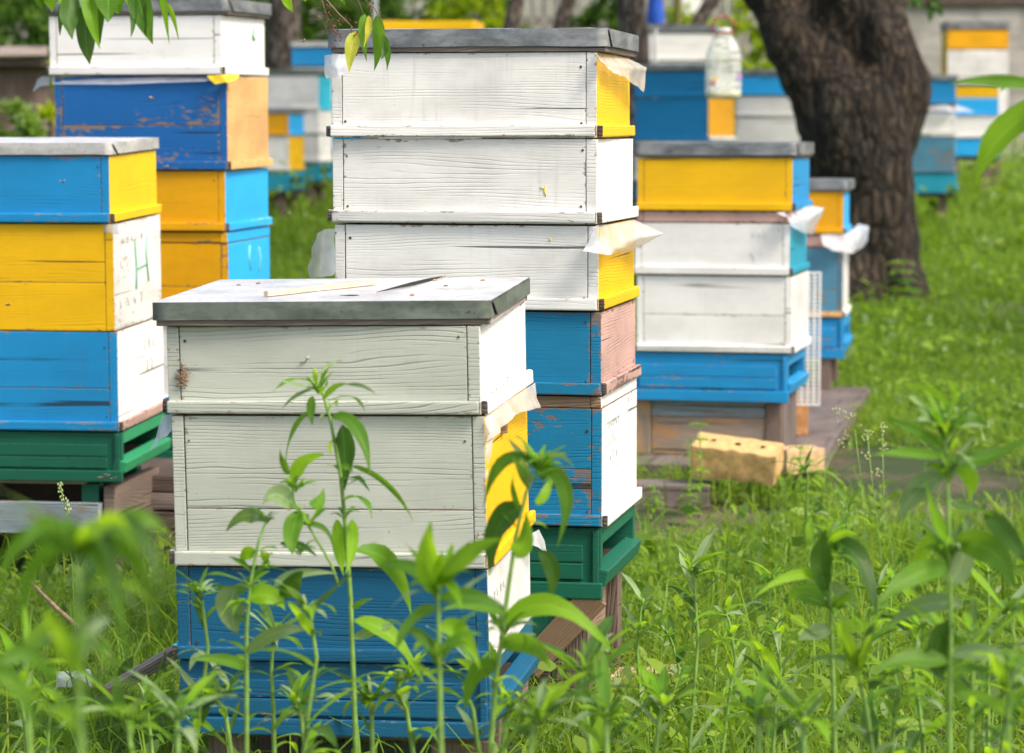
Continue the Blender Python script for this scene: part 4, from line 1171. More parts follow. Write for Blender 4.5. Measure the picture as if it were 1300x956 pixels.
# crown, high above the picture
blobs = []
rc = random.Random(4)
for i in range(20):
    an = rc.uniform(0, 6.28); rd = rc.uniform(.6, 3.0)
    blobs.append((math.cos(an)*rd*1.1-.2, math.sin(an)*rd+.6, rc.uniform(3.0, 5.6), rc.uniform(.5, 1.), rc.uniform(.5, 1.), rc.uniform(.35, .7)))
leaf_cloud('crown', blobs, 15000, .085, 'crown', T, 3)
shade_tree = empty('tree', (6.4, 11.2, ground(6.4, 11.2))); tag(shade_tree, 'added tree outside the picture on the right, placed to shade the lawn', 'tree')  # unseen tree, added to throw shade on the lawn
trunk_mesh('trunk', [([(0, 0, -.1), (.1, .05, 1.2), (-.1, .1, 2.6), (-.3, .2, 4.2)], [.2, .16, .13, .06])], .03, 'bark', shade_tree, .02, 6.)
leaf_cloud('crown', [(rc.uniform(-1.7, 1.2), rc.uniform(-1.4, 2.2), rc.uniform(3.3, 5.), rc.uniform(.4, .8), rc.uniform(.4, .8), rc.uniform(.3, .6)) for _ in range(13)], 26000, .09, 'crown', shade_tree, 8)
# twig with leaves hanging into the top right
mb = MB(); tw = [tp(1140, -40, -.3), tp(1165, -20, -.35), tp(1182, 5, -.4)]
tube(mb, tw, .006, 'branch', 6)
for (a0, b0, c0, d0) in ((1160, -5, 1168, 14), (1165, -8, 1152, 10), (1175, 0, 1190, 10), (1178, 0, 1180, 30), (1170, -10, 1190, -2), (1182, 0, 1196, 22)):
    leaf(mb, Vector(tp(a0, b0, -.38)), Vector(tp((a0+c0)/2+4, (b0+d0)/2-2, -.38)), Vector(tp(c0, d0, -.4)), .055, 'dark leaf', rng=rc)
mb.build('leafy_twig', T)

def small_tree(label, pts, rad, Y, crown, seed, key='pale bark', ckey='crown', n=3000):
    x0 = at(pts[0][0], pts[0][1], Y).x
    t = empty('tree', (x0, Y, ground(x0, Y))); tag(t, label, 'tree', 'thin trees behind the hives')
    pp = [(0, 0, -.1)]+[rel(t, at(a, b, Y)) for a, b in pts]
    trunk_mesh('trunk', [(pp, [rad[0]*1.15]+list(rad))], .03, key, t, .015, 6.)
    top = pp[-1]
    bl = [(top[0]+rc.uniform(-1, 1)*crown, rc.uniform(-.8, .8)*crown, top[2]+rc.uniform(-.2, 1.2), rc.uniform(.4, .8), rc.uniform(.4, .8), rc.uniform(.3, .6)) for _ in range(9)]
    leaf_cloud('crown', bl, n, .08, ckey, t, seed)
small_tree('tree with a grey brown trunk behind the rear left hive', [(358, 160), (360, 60), (362, -60), (350, -250)], (.16, .15, .14, .08), 24., 1.2, 31)
small_tree('slim leaning tree behind the lid of the tall stack, left of the two', [(640, 120), (650, 30), (664, -30), (690, -200)], (.09, .075, .065, .04), 22., 1.2, 32)
small_tree('slim leaning tree behind the lid of the tall stack, right of the two', [(700, 120), (712, 30), (728, -20), (760, -200)], (.08, .07, .065, .04), 23., 1.2, 33)
small_tree('tree with a pinkish grey trunk just right of the tall stack', [(806, 200), (806, 100), (802, 20), (800, -50), (780, -260)], (.12, .11, .1, .1, .06), 19., 1.2, 34)
small_tree('leaning bare limbed tree behind the hanging bottle', [(860, 120), (888, 26), (908, -5), (950, -200)], (.09, .07, .07, .04), 23., 1.2, 35)

def bush(label, px, py, Y, rx, rz, key, seed, n=7000, size=.075, name='bush', ry=None, group=None):
    p = at(px, py, Y); gz = ground(p.x, Y)
    t = empty(name, (p.x, Y, gz)); tag(t, label, 'bush', group)
    ry = ry or rx*.7; r_ = random.Random(seed)
    top = p.z-gz
    bl = []
    for i in range(9):
        f = r_.random()
        bl.append((r_.uniform(-.7, .7)*rx, r_.uniform(-.6, .6)*ry, top*(.15+.85*f)-rz*.1, rx*r_.uniform(.25, .45), ry*r_.uniform(.3, .5), max(.2, top*r_.uniform(.18, .3))))
    leaf_cloud('foliage', bl, n, size, key, t, seed)
    mb = MB()
    for k in range(5):
        e = bl[k]; tube(mb, [(0, 0, -.05), (e[0]*.4, e[1]*.4, e[2]*.5), (e[0], e[1], e[2])], [.03, .02, .01], 'bark', 6)
    mb.build('stems', t)
    return t
GB = 'bushes along the back of the garden'
bush('dark bush filling the top left corner', 10, -60, 21, 1.1, 1, 'crown', 41, 13000, group=GB)
bush('dark bush behind the rear left hive lid', 150, -70, 24, 1.3, 1, 'crown', 42, 12000, group=GB)
bush('dark bush behind the tree with the grey brown trunk', 330, -70, 25, 1.2, 1, 'crown', 43, 12000, group=GB)
bush('dark green bush behind the hanging yellow leaf', 430, -50, 26, 1.0, 1, 'crown', 44, 12000, group=GB)
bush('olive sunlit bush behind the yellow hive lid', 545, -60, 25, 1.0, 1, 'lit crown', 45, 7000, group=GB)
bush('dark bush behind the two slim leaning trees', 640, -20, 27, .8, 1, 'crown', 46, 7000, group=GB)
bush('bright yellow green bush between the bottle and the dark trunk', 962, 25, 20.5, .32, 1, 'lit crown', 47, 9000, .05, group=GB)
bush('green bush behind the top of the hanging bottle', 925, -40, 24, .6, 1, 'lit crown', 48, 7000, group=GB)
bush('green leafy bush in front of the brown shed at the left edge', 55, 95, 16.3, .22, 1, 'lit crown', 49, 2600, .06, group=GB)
bush('low bush at the foot of the brown shed, at the left edge', 5, 120, 15.5, .25, 1, 'cover', 50, 2600, .06, group=GB)
bush('dark bush right of the thin tree trunk behind the tall stack', 765, -30, 27, .6, 1, 'crown', 51, 6000, group=GB)

# shed on the left, fence and wall at the back
sh = empty('old_shed', (at(-60, 100, 17.5).x, 18.3, ground(-4, 18))); tag(sh, 'old brown shed with a pale plank along its roof edge at the left', 'shed')
zt = at(0, 85, 17.5).z-sh.location.z; xr = at(50, 90, 17.5).x-sh.location.x
for k in range(9):
    part('wall_board', sh, lambda m: box(m, xr-(k+1)*.22, xr-k*.22-.006, -.85, -.82, -.1, zt, 'old wood', .003, vert=True))
part('side_wall', sh, lambda m: box(m, xr-.03, xr, -.815, .8, -.1, zt, 'old wood'))
part('eave', sh, lambda m: box(m, xr-2.1, xr+.1, -1.0, .9, zt, zt+.05, 'dark wood'))
part('roof_plank', sh, lambda m: box(m, xr-.28, xr+.1, -1.05, -.95, zt+.052, zt+.11, 'pink rim wood', M4=Matrix.Rotation(R(-1), 4, 'Y')), label='pale pinkish plank')
def fence(label, x0, x1, Y, ztop, key='fence wood', wd=.12):
    t = empty('board_fence', ((x0+x1)/2, Y, ground(0, Y))); tag(t, label, 'fence')
    n = int((x1-x0)/wd); hh = ztop-t.location.z; fr_ = random.Random(2)
    m = MB()
    for k in range(n):
        a0 = x0-t.location.x+k*wd
        box(m, a0, a0+wd-.018, -.012, .012, -.05, hh+fr_.uniform(-.06, .06), key, .003, vert=True)
    m.build('boards', t)
    for z in (.5, 1.5): part('rail', t, lambda q_: box(q_, x0-t.location.x, x1-t.location.x, .014, .06, z, z+.09, 'old wood', .003))
fence('grey board fence running behind the hives', at(-200, 0, 29).x, at(1090, 0, 29).x, 29., 3.1)
w = empty('concrete_wall', (at(1350, 0, 27.).x, 27.1, ground(5, 27))); tag(w, 'grey weathered concrete wall behind the right hives', 'wall')
xl = at(1080, 0, 27).x-w.location.x; zt = at(1200, 7, 27).z-w.location.z
for k in range(4):
    part('wall_panel', w, lambda m: box(m, xl, 5., -.06+.003*k, .06, zt*k/4+.003, zt*(k+1)/4, 'concrete', .004))
part('coping', w, lambda m: box(m, xl, 5., -.1, .1, zt+.002, zt+.12, 'dark wood', .01))
fence('taller dark board fence beyond the concrete wall', at(1060, 0, 30).x, at(1500, 0, 30).x, 30.2, 3.4, 'old wood')
# blue folded parasol and poles at the top
u = empty('blue_parasol', (at(832, 28, 21).x, 21., ground(1, 21))); tag(u, 'blue folded garden parasol left of the highest white far hive', 'parasol')
z0 = at(832, 30, 21).z-u.location.z
mb = MB(); lathe(mb, [(.06, z0+.0), (.066, z0+.05), (.05, z0+.2), (.035, z0+.5), (.012, z0+.8)], 'blue cloth', 14); mb.build('canopy', u)
mb = MB(); tube(mb, [(0, 0, 0), (0, 0, z0+.85)], .015, 'pale tin', 8); mb.build('pole', u)
mb = MB(); x = at(861, 0, 22).x; tube(mb, [(x, 22, ground(x, 22)), (x, 22, 3.4)], .03, 'olive', 8); tag(mb.build('olive_post'), 'olive green post right of the blue parasol', 'post')
mb = MB(); x = at(877, 0, 26).x; box(mb, x-.09, x+.09, 25.9, 25.95, .6, 3.4, 'white', .004, vert=True); tag(mb.build('white_board'), 'white upright board behind the highest white far hive', 'board')
mb = MB(); x = at(476, 0, 20).x; tube(mb, [(x, 20, ground(x, 20)), (x, 20, 3.4)], .02, 'pale tin', 8); tag(mb.build('thin_pole'), 'thin grey pole behind the lid of the tall stack', 'pole')

# ------------------------------------------------------------------ hanging branches
def branch(label, twigs, leaves, Y, extra=None, name='hanging_branch', lk='leaf'):
    p0 = at(*twigs[0][0][0], Y)
    t = empty(name, p0); tag(t, label, 'branch')
    mb = MB()
    for tw_, r0, r1 in twigs:
        pts = [Vector(rel(t, at(a, b, Y))) for a, b in tw_]; n = len(pts)
        tube(mb, pts, [r0+(r1-r0)*i/(n-1) for i in range(n)], 'branch', 6)
    mb.build('twig', t)
    mb = MB(); r_ = random.Random(len(label))
    for lf in leaves:
        x0, y0, cx_, cy_, x1, y1, w_, k_ = lf[:8]; dy = r_.uniform(-.03, .03)
        nr = Vector((r_.uniform(-.5, .5), -1, r_.uniform(-.2, .6)))
        leaf(mb, Vector(rel(t, at(x0, y0, Y))), Vector(rel(t, at(cx_, cy_, Y+dy))), Vector(rel(t, at(x1, y1, Y+dy*1.6))), w_*Y/F*1.12, k_, nr, rng=r_, shape=-.08)
    mb.build('leaves', t)
    if extra: extra(t)
    return t
LL = []
branch('leafy branch hanging over the rear left hive, top left', [([(30, -60), (90, -30), (150, -18), (215, -16), (260, -25)], .006, .002), ([(90, -30), (110, -5), (118, 15)], .003, .001), ([(150, -18), (175, 0)], .002, .001)], [
    (60, -25, 62, -8, 66, 16, 30, 'leaf'), (78, -20, 84, 0, 82, 22, 16, 'bright leaf'), (92, -5, 82, 25, 92, 50, 27, 'dark leaf'),
    (85, -8, 76, 20, 76, 45, 10, 'dark leaf'), (112, 5, 104, 45, 114, 84, 30, 'dark leaf'), (110, -20, 112, 20, 127, 62, 20, 'bright leaf'),
    (118, -20, 126, 10, 127, 55, 22, 'dark leaf'), (135, -25, 140, 5, 136, 28, 36, 'leaf'), (162, -20, 170, 0, 168, 18, 18, 'bright leaf'),
    (172, -20, 180, 20, 194, 56, 30, 'leaf'), (168, -10, 172, 25, 166, 48, 10, 'dark leaf'), (178, -10, 180, 20, 186, 46, 16, 'dark leaf'),
    (205, -15, 208, 5, 215, 56, 9, 'bright leaf'), (213, 5, 222, 22, 227, 52, 6, 'bright leaf'), (50, -30, 44, -10, 54, 12, 22, 'leaf'), (105, -30, 90, -10, 96, 10, 26, 'leaf'),
    (212, -20, 200, 0, 207, 16, 10, 'dark leaf'), (140, -22, 152, 8, 150, 18, 22, 'leaf')], 4.35)
def dryf(t):
    mb = MB(); r_ = random.Random(8)
    for (x, y, n, sp) in ((412, 10, 12, 9), (425, 30, 16, 8), (450, 35, 10, 6), (448, 50, 14, 6), (470, 5, 8, 5), (428, 45, 8, 5), (448, 68, 8, 4)):
        for i in range(n):
            p = Vector(rel(t, at(x+r_.gauss(0, sp*.5), y+r_.gauss(0, sp), 4.95+r_.uniform(-.01, .01))))
            q_ = p+Vector((r_.gauss(0, .003), r_.gauss(0, .002), -.004))
            tube(mb, [p, (p+q_)/2, q_], [.0005, r_.uniform(.001, .0022), .0005], 'dry flower', 6)
    mb.build('dried_blossom', t)
branch('branch tip with dried brown blossom and a yellowing leaf over the tall stack lid', [([(380, -60), (405, -10), (430, 18), (446, 33)], .003, .0012), ([(405, -10), (412, 12), (426, 48)], .0015, .0006), ([(430, -50), (450, -10), (462, 20)], .002, .001), ([(446, 33), (450, 60)], .0015, .0008), ([(452, -10), (475, 10), (486, 30)], .001, .0006)], [
    (452, 40, 444, 62, 443, 92, 18, 'yellow leaf'), (463, 18, 458, 40, 466, 80, 12, 'leaf'), (468, 20, 470, 40, 462, 60, 9, 'yellow leaf'),
    (478, 20, 486, 50, 475, 90, 17, 'leaf'), (486, 45, 496, 65, 491, 90, 11, 'leaf'), (492, 50, 488, 68, 484, 75, 9, 'dark leaf'), (430, -5, 436, 0, 438, 6, 6, 'leaf')], 4.95, dryf)
branch('short twig with bright young leaves at the top edge, left of the tall stack', [([(350, -60), (362, -25), (366, -12)], .002, .001)], [
    (362, -20, 362, 0, 372, 16, 16, 'bright leaf'), (366, -20, 385, -10, 388, 2, 10, 'bright leaf')], 4.6)
branch('bright green leaves reaching in from the right edge', [([(1400, 60), (1340, 90), (1310, 110)], .004, .002)], [
    (1312, 108, 1265, 98, 1202, 106, 17, 'leaf'), (1330, 100, 1285, 102, 1268, 116, 15, 'bright leaf'), (1340, 128, 1252, 165, 1240, 234, 44, 'bright leaf'), (1340, 95, 1330, 150, 1300, 190, 30, 'leaf')], 3.3)

# ------------------------------------------------------------------ tall weeds in the foreground
GW = 'tall leafy weeds in front of the hives'
def weed(label, Y, stems, leaves, seed, name='tall_weed', head=None, auto=0):
    x, y = stems[0][0]
    pb = at(x, y, Y); t = empty(name, (pb.x, Y, ground(pb.x, Y))); tag(t, label, 'weed', GW)
    r_ = random.Random(seed)
    mb = MB()
    for k, st_ in enumerate(stems):
        pts = [Vector(rel(t, at(a, b, Y))) for a, b in st_]
        if k == 0: pts = [Vector((0, 0, -.02))]+[p for p in pts if p.z > .02]
        n = len(pts); r0 = .0042 if k == 0 else .0024
        tube(mb, pts, [r0*(1-.6*i/(n-1)) for i in range(n)], 'stem', 8)
    mb.build('stem', t)
    mb = MB()
    for lf in leaves:
        x0, y0, cx_, cy_, x1, y1, w_, k_ = lf[:8]; dy = r_.uniform(-.05, .04)
        nr = Vector((r_.uniform(-.6, .6), -1, r_.uniform(-.1, .8)))
        leaf(mb, Vector(rel(t, at(x0, y0, Y))), Vector(rel(t, at(cx_, cy_, Y+dy))), Vector(rel(t, at(x1, y1, Y+dy*1.7))), w_*Y/F*1.1, k_, nr, rng=r_)
    if head:
        for (x, y, n, L_) in head:      # tight tip of young leaves
            c = Vector(rel(t, at(x, y, Y)))
            for i in range(n):
                an = i*2.4; d = Vector((math.cos(an), math.sin(an), r_.uniform(-.2, 1.2)))*L_*r_.uniform(.5, 1.1)
                leaf(mb, c+Vector((0, 0, -L_*.3*i/n)), c+d*.6+Vector((0, 0, L_*.3)), c+d, L_*r_.uniform(.16, .26), r_.choice(['leaf', 'bright leaf', 'leaf', 'pale leaf']), Vector((0, -.6, 1)), rng=r_)
    if auto:
        pts = [Vector(rel(t, at(a, b, Y))) for a, b in stems[0]]
        for i in range(auto):
            f = r_.random()*(len(pts)-1); k = min(int(f), len(pts)-2); c = pts[k].lerp(pts[k+1], f-k)
            if c.z < .03: continue
            an = r_.uniform(0, 6.28); L_ = r_.choice((r_.uniform(.035, .07), r_.uniform(.06, .115))); h = Vector((math.cos(an), math.sin(an), 0))
            up_ = r_.uniform(-.25, .75)
            leaf(mb, c, c+h*L_*r_.uniform(.35, .55)+Vector((0, 0, L_*(.22+.4*max(0, up_)))), c+h*L_*r_.uniform(.6, .95)+Vector((0, 0, L_*up_)), L_*r_.uniform(.13, .23), r_.choice(['leaf', 'leaf', 'bright leaf', 'bright leaf', 'dark leaf', 'pale leaf']), Vector((0, 0, 1)), rng=r_)
    mb.build('foliage', t)
    return t

B_, P_, D_, L_ = 'bright leaf', 'pale leaf', 'dark leaf', 'leaf'
weed('tallest weed in front of the nearest hive, its drooping tip against the pale green box', 3.95,
     [[(452, 960), (449, 870), (445, 760), (437, 650), (432, 600), (420, 535), (410, 500), (404, 488)]],
     [(422, 529, 460, 524, 470, 604, 22, L_), (434, 540, 440, 575, 436, 624, 27, D_), (396, 520, 366, 540, 363, 586, 9, L_), (446, 591, 496, 600, 526, 664, 10, L_),
      (411, 507, 424, 484, 442, 488, 8, L_), (440, 488, 463, 486, 479, 503, 5, P_), (406, 476, 417, 459, 436, 458, 5, P_), (402, 494, 378, 490, 350, 481, 6, P_),
      (396, 494, 371, 500, 357, 521, 5, P_), (397, 503, 392, 520, 397, 540, 12, L_), (402, 490, 399, 475, 400, 464, 8, B_), (428, 660, 428, 700, 436, 732, 20, B_), (446, 660, 452, 690, 438, 730, 16, B_),
      (450, 788, 500, 790, 537, 866, 26, B_), (446, 775, 456, 762, 474, 760, 8, L_), (450, 700, 510, 690, 524, 792, 28, L_), (425, 560, 418, 560, 420, 580, 8, B_), (430, 600, 440, 585, 448, 600, 10, L_),
      (446, 810, 480, 800, 500, 792, 14, P_), (418, 520, 425, 505, 428, 515, 12, B_), (406, 500, 416, 492, 414, 480, 8, B_)], 1, head=[(404, 494, 18, .026), (437, 655, 6, .028)], auto=7)
weed('weed with broad pale leaves at the left front of the nearest hive', 3.85,
     [[(313, 960), (313, 868), (313, 800), (318, 740), (328, 690), (340, 655)], [(430, 745), (420, 715), (390, 665), (375, 640), (368, 605)]],
     [(336, 662, 312, 640, 287, 674, 22, P_), (300, 748, 286, 768, 302, 806, 42, P_), (371, 612, 380, 580, 412, 577, 20, B_), (367, 602, 360, 590, 355, 570, 11, L_),
      (372, 645, 350, 612, 333, 640, 28, P_), (380, 648, 366, 680, 372, 704, 27, L_), (392, 640, 405, 650, 412, 618, 18, L_), (356, 690, 385, 690, 402, 706, 13, D_), (348, 745, 370, 720, 428, 728, 14, P_),
      (360, 760, 372, 735, 385, 726, 26, D_), (325, 700, 312, 698, 306, 716, 18, B_), (330, 700, 345, 705, 342, 722, 18, B_), (315, 760, 345, 745, 362, 775, 30, B_), (380, 665, 420, 660, 424, 700, 8, L_),
      (318, 740, 300, 760, 270, 740, 16, L_), (312, 830, 350, 790, 395, 800, 20, P_), (312, 850, 290, 830, 240, 838, 16, L_)], 2, head=[(376, 618, 16, .03), (338, 660, 9, .022), (392, 665, 9, .03), (318, 745, 9, .035), (380, 700, 6, .03)], auto=12)
weed('out of focus weed with an upright leaf rosette below the pale green box', 3.2,
     [[(560, 960), (558, 850), (556, 750), (555, 735)]],
     [(555, 752, 538, 715, 547, 662, 36, B_), (556, 748, 585, 690, 640, 684, 28, L_), (553, 745, 520, 705, 478, 722, 22, L_), (556, 760, 600, 750, 640, 770, 22, L_), (554, 770, 520, 780, 500, 830, 24, L_), (557, 800, 585, 780, 610, 850, 26, B_), (556, 745, 570, 710, 575, 690, 20, B_)], 3, head=[(556, 745, 8, .05), (557, 830, 10, .06)], auto=10)
weed('weed with a nodding tip in front of the yellow side of the nearest hive', 3.6,
     [[(622, 960), (630, 860), (645, 750), (655, 680), (668, 625), (682, 598)]],
     [(692, 592, 738, 610, 708, 694, 22, L_), (680, 588, 626, 560, 614, 645, 18, L_), (692, 583, 715, 568, 730, 596, 7, P_), (664, 645, 622, 650, 622, 730, 36, D_), (676, 590, 655, 570, 645, 556, 8, P_),
      (662, 650, 648, 625, 652, 602, 9, L_), (680, 640, 690, 640, 706, 590, 14, B_), (684, 700, 712, 715, 696, 768, 22, D_), (650, 700, 672, 700, 668, 650, 26, L_), (690, 590, 706, 584, 700, 610, 20, B_),
      (640, 790, 700, 730, 780, 830, 30, B_), (642, 780, 600, 760, 560, 775, 18, L_), (636, 820, 680, 800, 700, 850, 30, L_), (632, 850, 600, 830, 590, 900, 30, L_)], 4, head=[(686, 590, 22, .034), (690, 605, 10, .03), (640, 800, 8, .045)], auto=9)
weed('very blurred large arching leaves close to the camera at lower left', 2.1,
     [[(104, 960), (100, 870), (100, 760), (98, 690)]],
     [(100+a_*.3, 700+b_*.2, (100+x_)/2+(x_-100)*.25, min(y_, 690)-h_, x_, y_, w_, k_) for a_, b_, x_, y_, h_, w_, k_ in (
      (0, 0, 214, 690, 70, 26, L_), (2, 5, 208, 760, 85, 28, D_), (0, 10, 186, 740, 55, 24, L_), (-2, 0, 30, 700, 60, 24, L_), (0, 5, -6, 765, 60, 26, L_),
      (0, 0, 60, 760, 50, 22, D_), (3, 0, 150, 770, 50, 24, D_), (0, 20, 200, 800, 40, 24, L_), (0, -10, 126, 690, 40, 22, B_), (0, -10, 84, 680, 38, 20, L_),
      (0, 30, 20, 800, 30, 24, L_), (0, 12, 172, 700, 75, 20, B_), (0, 10, 50, 720, 66, 20, B_), (0, 40, 160, 840, 20, 24, L_))], 5, auto=16)
weed('blurred arching blade close to the camera at the bottom left corner', 2.3,
     [[(-20, 960), (-12, 880), (-8, 845)]], [(-10, 860, 30, 790, 78, 880, 22, L_), (-10, 850, 20, 850, 50, 930, 24, L_)], 6)
weed('tallest weed at the right edge with drooping grey green leaves', 3.3,
     [[(1205, 960), (1207, 800), (1204, 650), (1200, 560), (1200, 525)]],
     [(1200, 572, 1165, 545, 1124, 530, 15, L_), (1206, 515, 1185, 487, 1143, 488, 8, B_), (1210, 510, 1216, 490, 1202, 484, 10, B_), (1200, 585, 1255, 590, 1306, 556, 25, L_), (1200, 580, 1150, 570, 1105, 578, 14, L_),
      (1197, 606, 1160, 612, 1140, 662, 32, P_), (1210, 590, 1242, 600, 1231, 634, 24, B_), (1208, 540, 1235, 525, 1240, 545, 20, P_), (1216, 520, 1245, 520, 1255, 560, 10, L_), (1250, 650, 1285, 680, 1304, 716, 28, D_),
      (1204, 700, 1180, 660, 1155, 740, 24, B_), (1222, 768, 1175, 755, 1128, 792, 26, P_), (1206, 790, 1175, 830, 1200, 868, 46, D_), (1210, 690, 1270, 680, 1290, 750, 40, L_), (1206, 720, 1150, 720, 1115, 770, 30, L_),
      (1205, 740, 1230, 720, 1226, 650, 30, P_), (1206, 690, 1190, 680, 1175, 610, 18, B_), (1207, 830, 1260, 820, 1300, 850, 24, P_), (1206, 840, 1150, 830, 1110, 850, 28, L_), (1202, 640, 1225, 640, 1250, 650, 14, D_)], 7, head=[(1200, 545, 26, .045), (1222, 530, 6, .018), (1204, 600, 12, .05), (1205, 700, 10, .06)], auto=20)
weed('weed with one big grey green leaf hanging, left of the tall right weed', 3.75,
     [[(1060, 960), (1058, 870), (1055, 790), (1052, 720), (1050, 685)]],
     [(1050, 750, 1030, 700, 1049, 672, 34, D_), (1034, 690, 1026, 672, 1029, 658, 14, B_), (1056, 690, 1100, 690, 1112, 782, 30, D_), (1052, 700, 1070, 680, 1080, 720, 20, L_), (1054, 730, 1000, 720, 958, 758, 14, B_), (1055, 800, 1035, 800, 1012, 812, 22, P_),
      (1056, 770, 1020, 740, 1000, 760, 26, L_), (1056, 740, 1080, 760, 1088, 772, 22, P_), (1057, 800, 1090, 790, 1120, 800, 20, B_), (1050, 690, 1075, 670, 1090, 680, 10, B_)], 8, head=[(1050, 682, 12, .034), (1055, 770, 9, .045)], auto=14)

cols = {0: 'left of the nearest hive', 1: 'before the blue box of the nearest hive', 2: 'between the nearest hive and the right weeds', 3: 'at the lower right'}
def auto_weed(k, px, ytop, Y, label):
    r_ = random.Random(100+k); dr = r_.uniform(-14, 14)
    n = int(12+ (960-ytop)/11)
    st_ = [(px+dr*1.6, 970), (px+dr*.8, 900), (px-dr*.2, (900+ytop)/2), (px+dr*.6, ytop+14), (px+dr*1.2, ytop)]
    weed(label, Y, [st_], [], 100+k, name='leafy_weed', head=[(px+dr*1.1, ytop+6, r_.randint(5, 10), r_.uniform(.02, .034))], auto=n)
spots = [
    (262, 745, 4.0, 'short leafy weed at the lower left corner of the nearest hive'),
    (345, 800, 4.1, 'low leafy weed before the blue box, left of the tallest front weed'),
    (400, 770, 3.7, 'short weed just left of the tallest front weed stem'),
    (505, 850, 4.0, 'low weed right of the tallest front weed stem'),
    (590, 845, 3.9, 'low weed between the leaf rosette and the nodding weed'),
    (735, 840, 3.6, 'low weed in front of the brown post stand'),
    (810, 760, 5.2, 'leafy weed in the grass just right of the post stand'),
    (885, 720, 4.7, 'leafy weed standing in open grass right of the tall stack'),
    (932, 775, 4.6, 'low leafy weed in the middle of the right grass'),
    (990, 800, 4.4, 'low leafy weed left of the weed with the hanging grey leaf'),
    (1100, 745, 4.2, 'leafy weed between the two tall right weeds'),
    (1160, 790, 4.0, 'low leafy weed just left of the tallest right weed'),
    (1255, 720, 4.1, 'leafy weed just right of the tallest right weed'),
    (1290, 770, 3.8, 'leafy weed cut by the right picture edge'),
    (1030, 590, 7.4, 'leafy weed growing beside the pale chipped brick'),
    (20, 830, 4.3, 'low leafy weed at the bottom left edge'),
    (180, 890, 4.4, 'low weed beside the narrow brown board'),
    (70, 880, 4.5, 'low weed beside the white scrap'),
    (30, 830, 3.0, 'soft leafy weed near the left picture edge, below the arching leaves'),
    (150, 905, 3.3, 'soft leafy weed near the camera left of the narrow brown board'),
    (225, 905, 3.3, 'soft leafy weed near the camera at the left foot of the nearest hive'),
    (690, 905, 3.2, 'soft weed at the bottom edge under the nodding weed'),
    (770, 905, 3.4, 'short weed at the bottom edge below the pale board'),
    (850, 885, 3.9, 'bushy weed at the bottom, right of the pale board'),
    (275, 870, 4.0, 'short weed before the foot of the nearest hive, its left part'),
    (372, 885, 3.9, 'short weed before the foot of the nearest hive, near its middle'),
    (470, 880, 4.0, 'short weed before the foot of the nearest hive, right of the tallest front weed'),
    (655, 885, 3.9, 'short weed right of the foot of the nearest hive'),
    (1090, 800, 3.5, 'soft weed between the hanging grey leaf and the tallest right weed'),
    (960, 910, 3.5, 'bushy weed at the bottom edge, middle right'),
    (1020, 905, 3.3, 'soft bushy weed at the bottom below the hanging grey leaf'),
    (1140, 850, 3.6, 'bushy weed left of the foot of the tallest right weed'),
    (1235, 800, 3.4, 'bushy weed right of the foot of the tallest right weed'),
    (1280, 840, 3.0, 'soft bushy weed in the lower right corner'),
    (1075, 640, 6.6, 'leafy weed before the bare soil patch at right'),
    (975, 730, 6.0, 'leafy weed in open grass below the bricks'),
    (1130, 730, 5.6, 'leafy weed in the grass right of the bare soil patch'),
    (860, 800, 5.3, 'small leafy weed in the grass right of the pale board'),
]
for k, (px, yt, Y, lb) in enumerate(spots): auto_weed(k, px, yt, Y, lb)
def nettle(k, px, ytop, ybase, Y, label, L0=.05):
    r_ = random.Random(200+k); pb = at(px, ybase, Y)
    t = empty('young_nettle', (pb.x, Y, ground(pb.x, Y))); tag(t, label, 'weed', 'young nettles by the bricks')
    zt_ = at(px, ytop, Y).z-t.location.z
    mb = MB(); tube(mb, [(0, 0, -.01), (.004, 0, zt_*.5), (0, 0, zt_)], [.003, .0025, .0015], 'stem', 6); mb.build('stem', t)
    mb = MB()
    for i in range(5):
        z = zt_*(1-.17*i)
        for s_ in range(4):
            an = s_*1.57+i*.8+r_.uniform(-.2, .2); h = Vector((math.cos(an), math.sin(an), 0)); L1 = L0*r_.uniform(.7, 1.1)*(.7+.1*i); c = Vector((0, 0, z))
            leaf(mb, c, c+h*L1*.5+Vector((0, 0, L1*.25)), c+h*L1+Vector((0, 0, -L1*.1)), L1*.5, r_.choice([B_, L_]), Vector((0, 0, 1)), rng=r_, shape=-.25)
    mb.build('foliage', t)
nettle(0, 888, 540, 600, 8.2, 'young nettle in front of the left end of the yellow brick', .06)
nettle(1, 1015, 570, 620, 8.2, 'young nettle in front of the pale chipped brick', .06)
nettle(2, 830, 618, 640, 8.1, 'young nettle below the short grey plank', .045)
nettle(3, 875, 622, 650, 8.0, 'young nettle below the left end of the yellow brick', .05)
nettle(4, 1146, 335, 390, 15.4, 'young plant sprouting in front of the dark trunk', .14)

def seed_stalk(label, Y, pts, heads, key='seedhead'):
    pb = at(*pts[0], Y); t = empty('seed_stalk', (pb.x, Y, ground(pb.x, Y))); tag(t, label, 'grass stalk', 'flowering grass stalks')
    q_ = [Vector((0, 0, -.01))]+[Vector(rel(t, at(a, b, Y))) for a, b in pts if at(a, b, Y).z > t.location.z+.02]
    mb = MB(); tube(mb, q_, .0012, 'stem', 5); mb.build('stalk', t)
    mb = MB(); r_ = random.Random(int(pts[0][0]))
    for (x, y, n, sp) in heads:
        for i in range(n):
            p = Vector(rel(t, at(x+r_.gauss(0, sp), y+r_.gauss(0, sp*1.3), Y)))+Vector((0, r_.gauss(0, .003), 0)); d = Vector((r_.gauss(0, .3), r_.gauss(0, .3), 1))*.006
            tube(mb, [p, p+d*.5, p+d], [.0005, .0022, .0005], 'seed', 5)
    mb.build('seed_head', t)
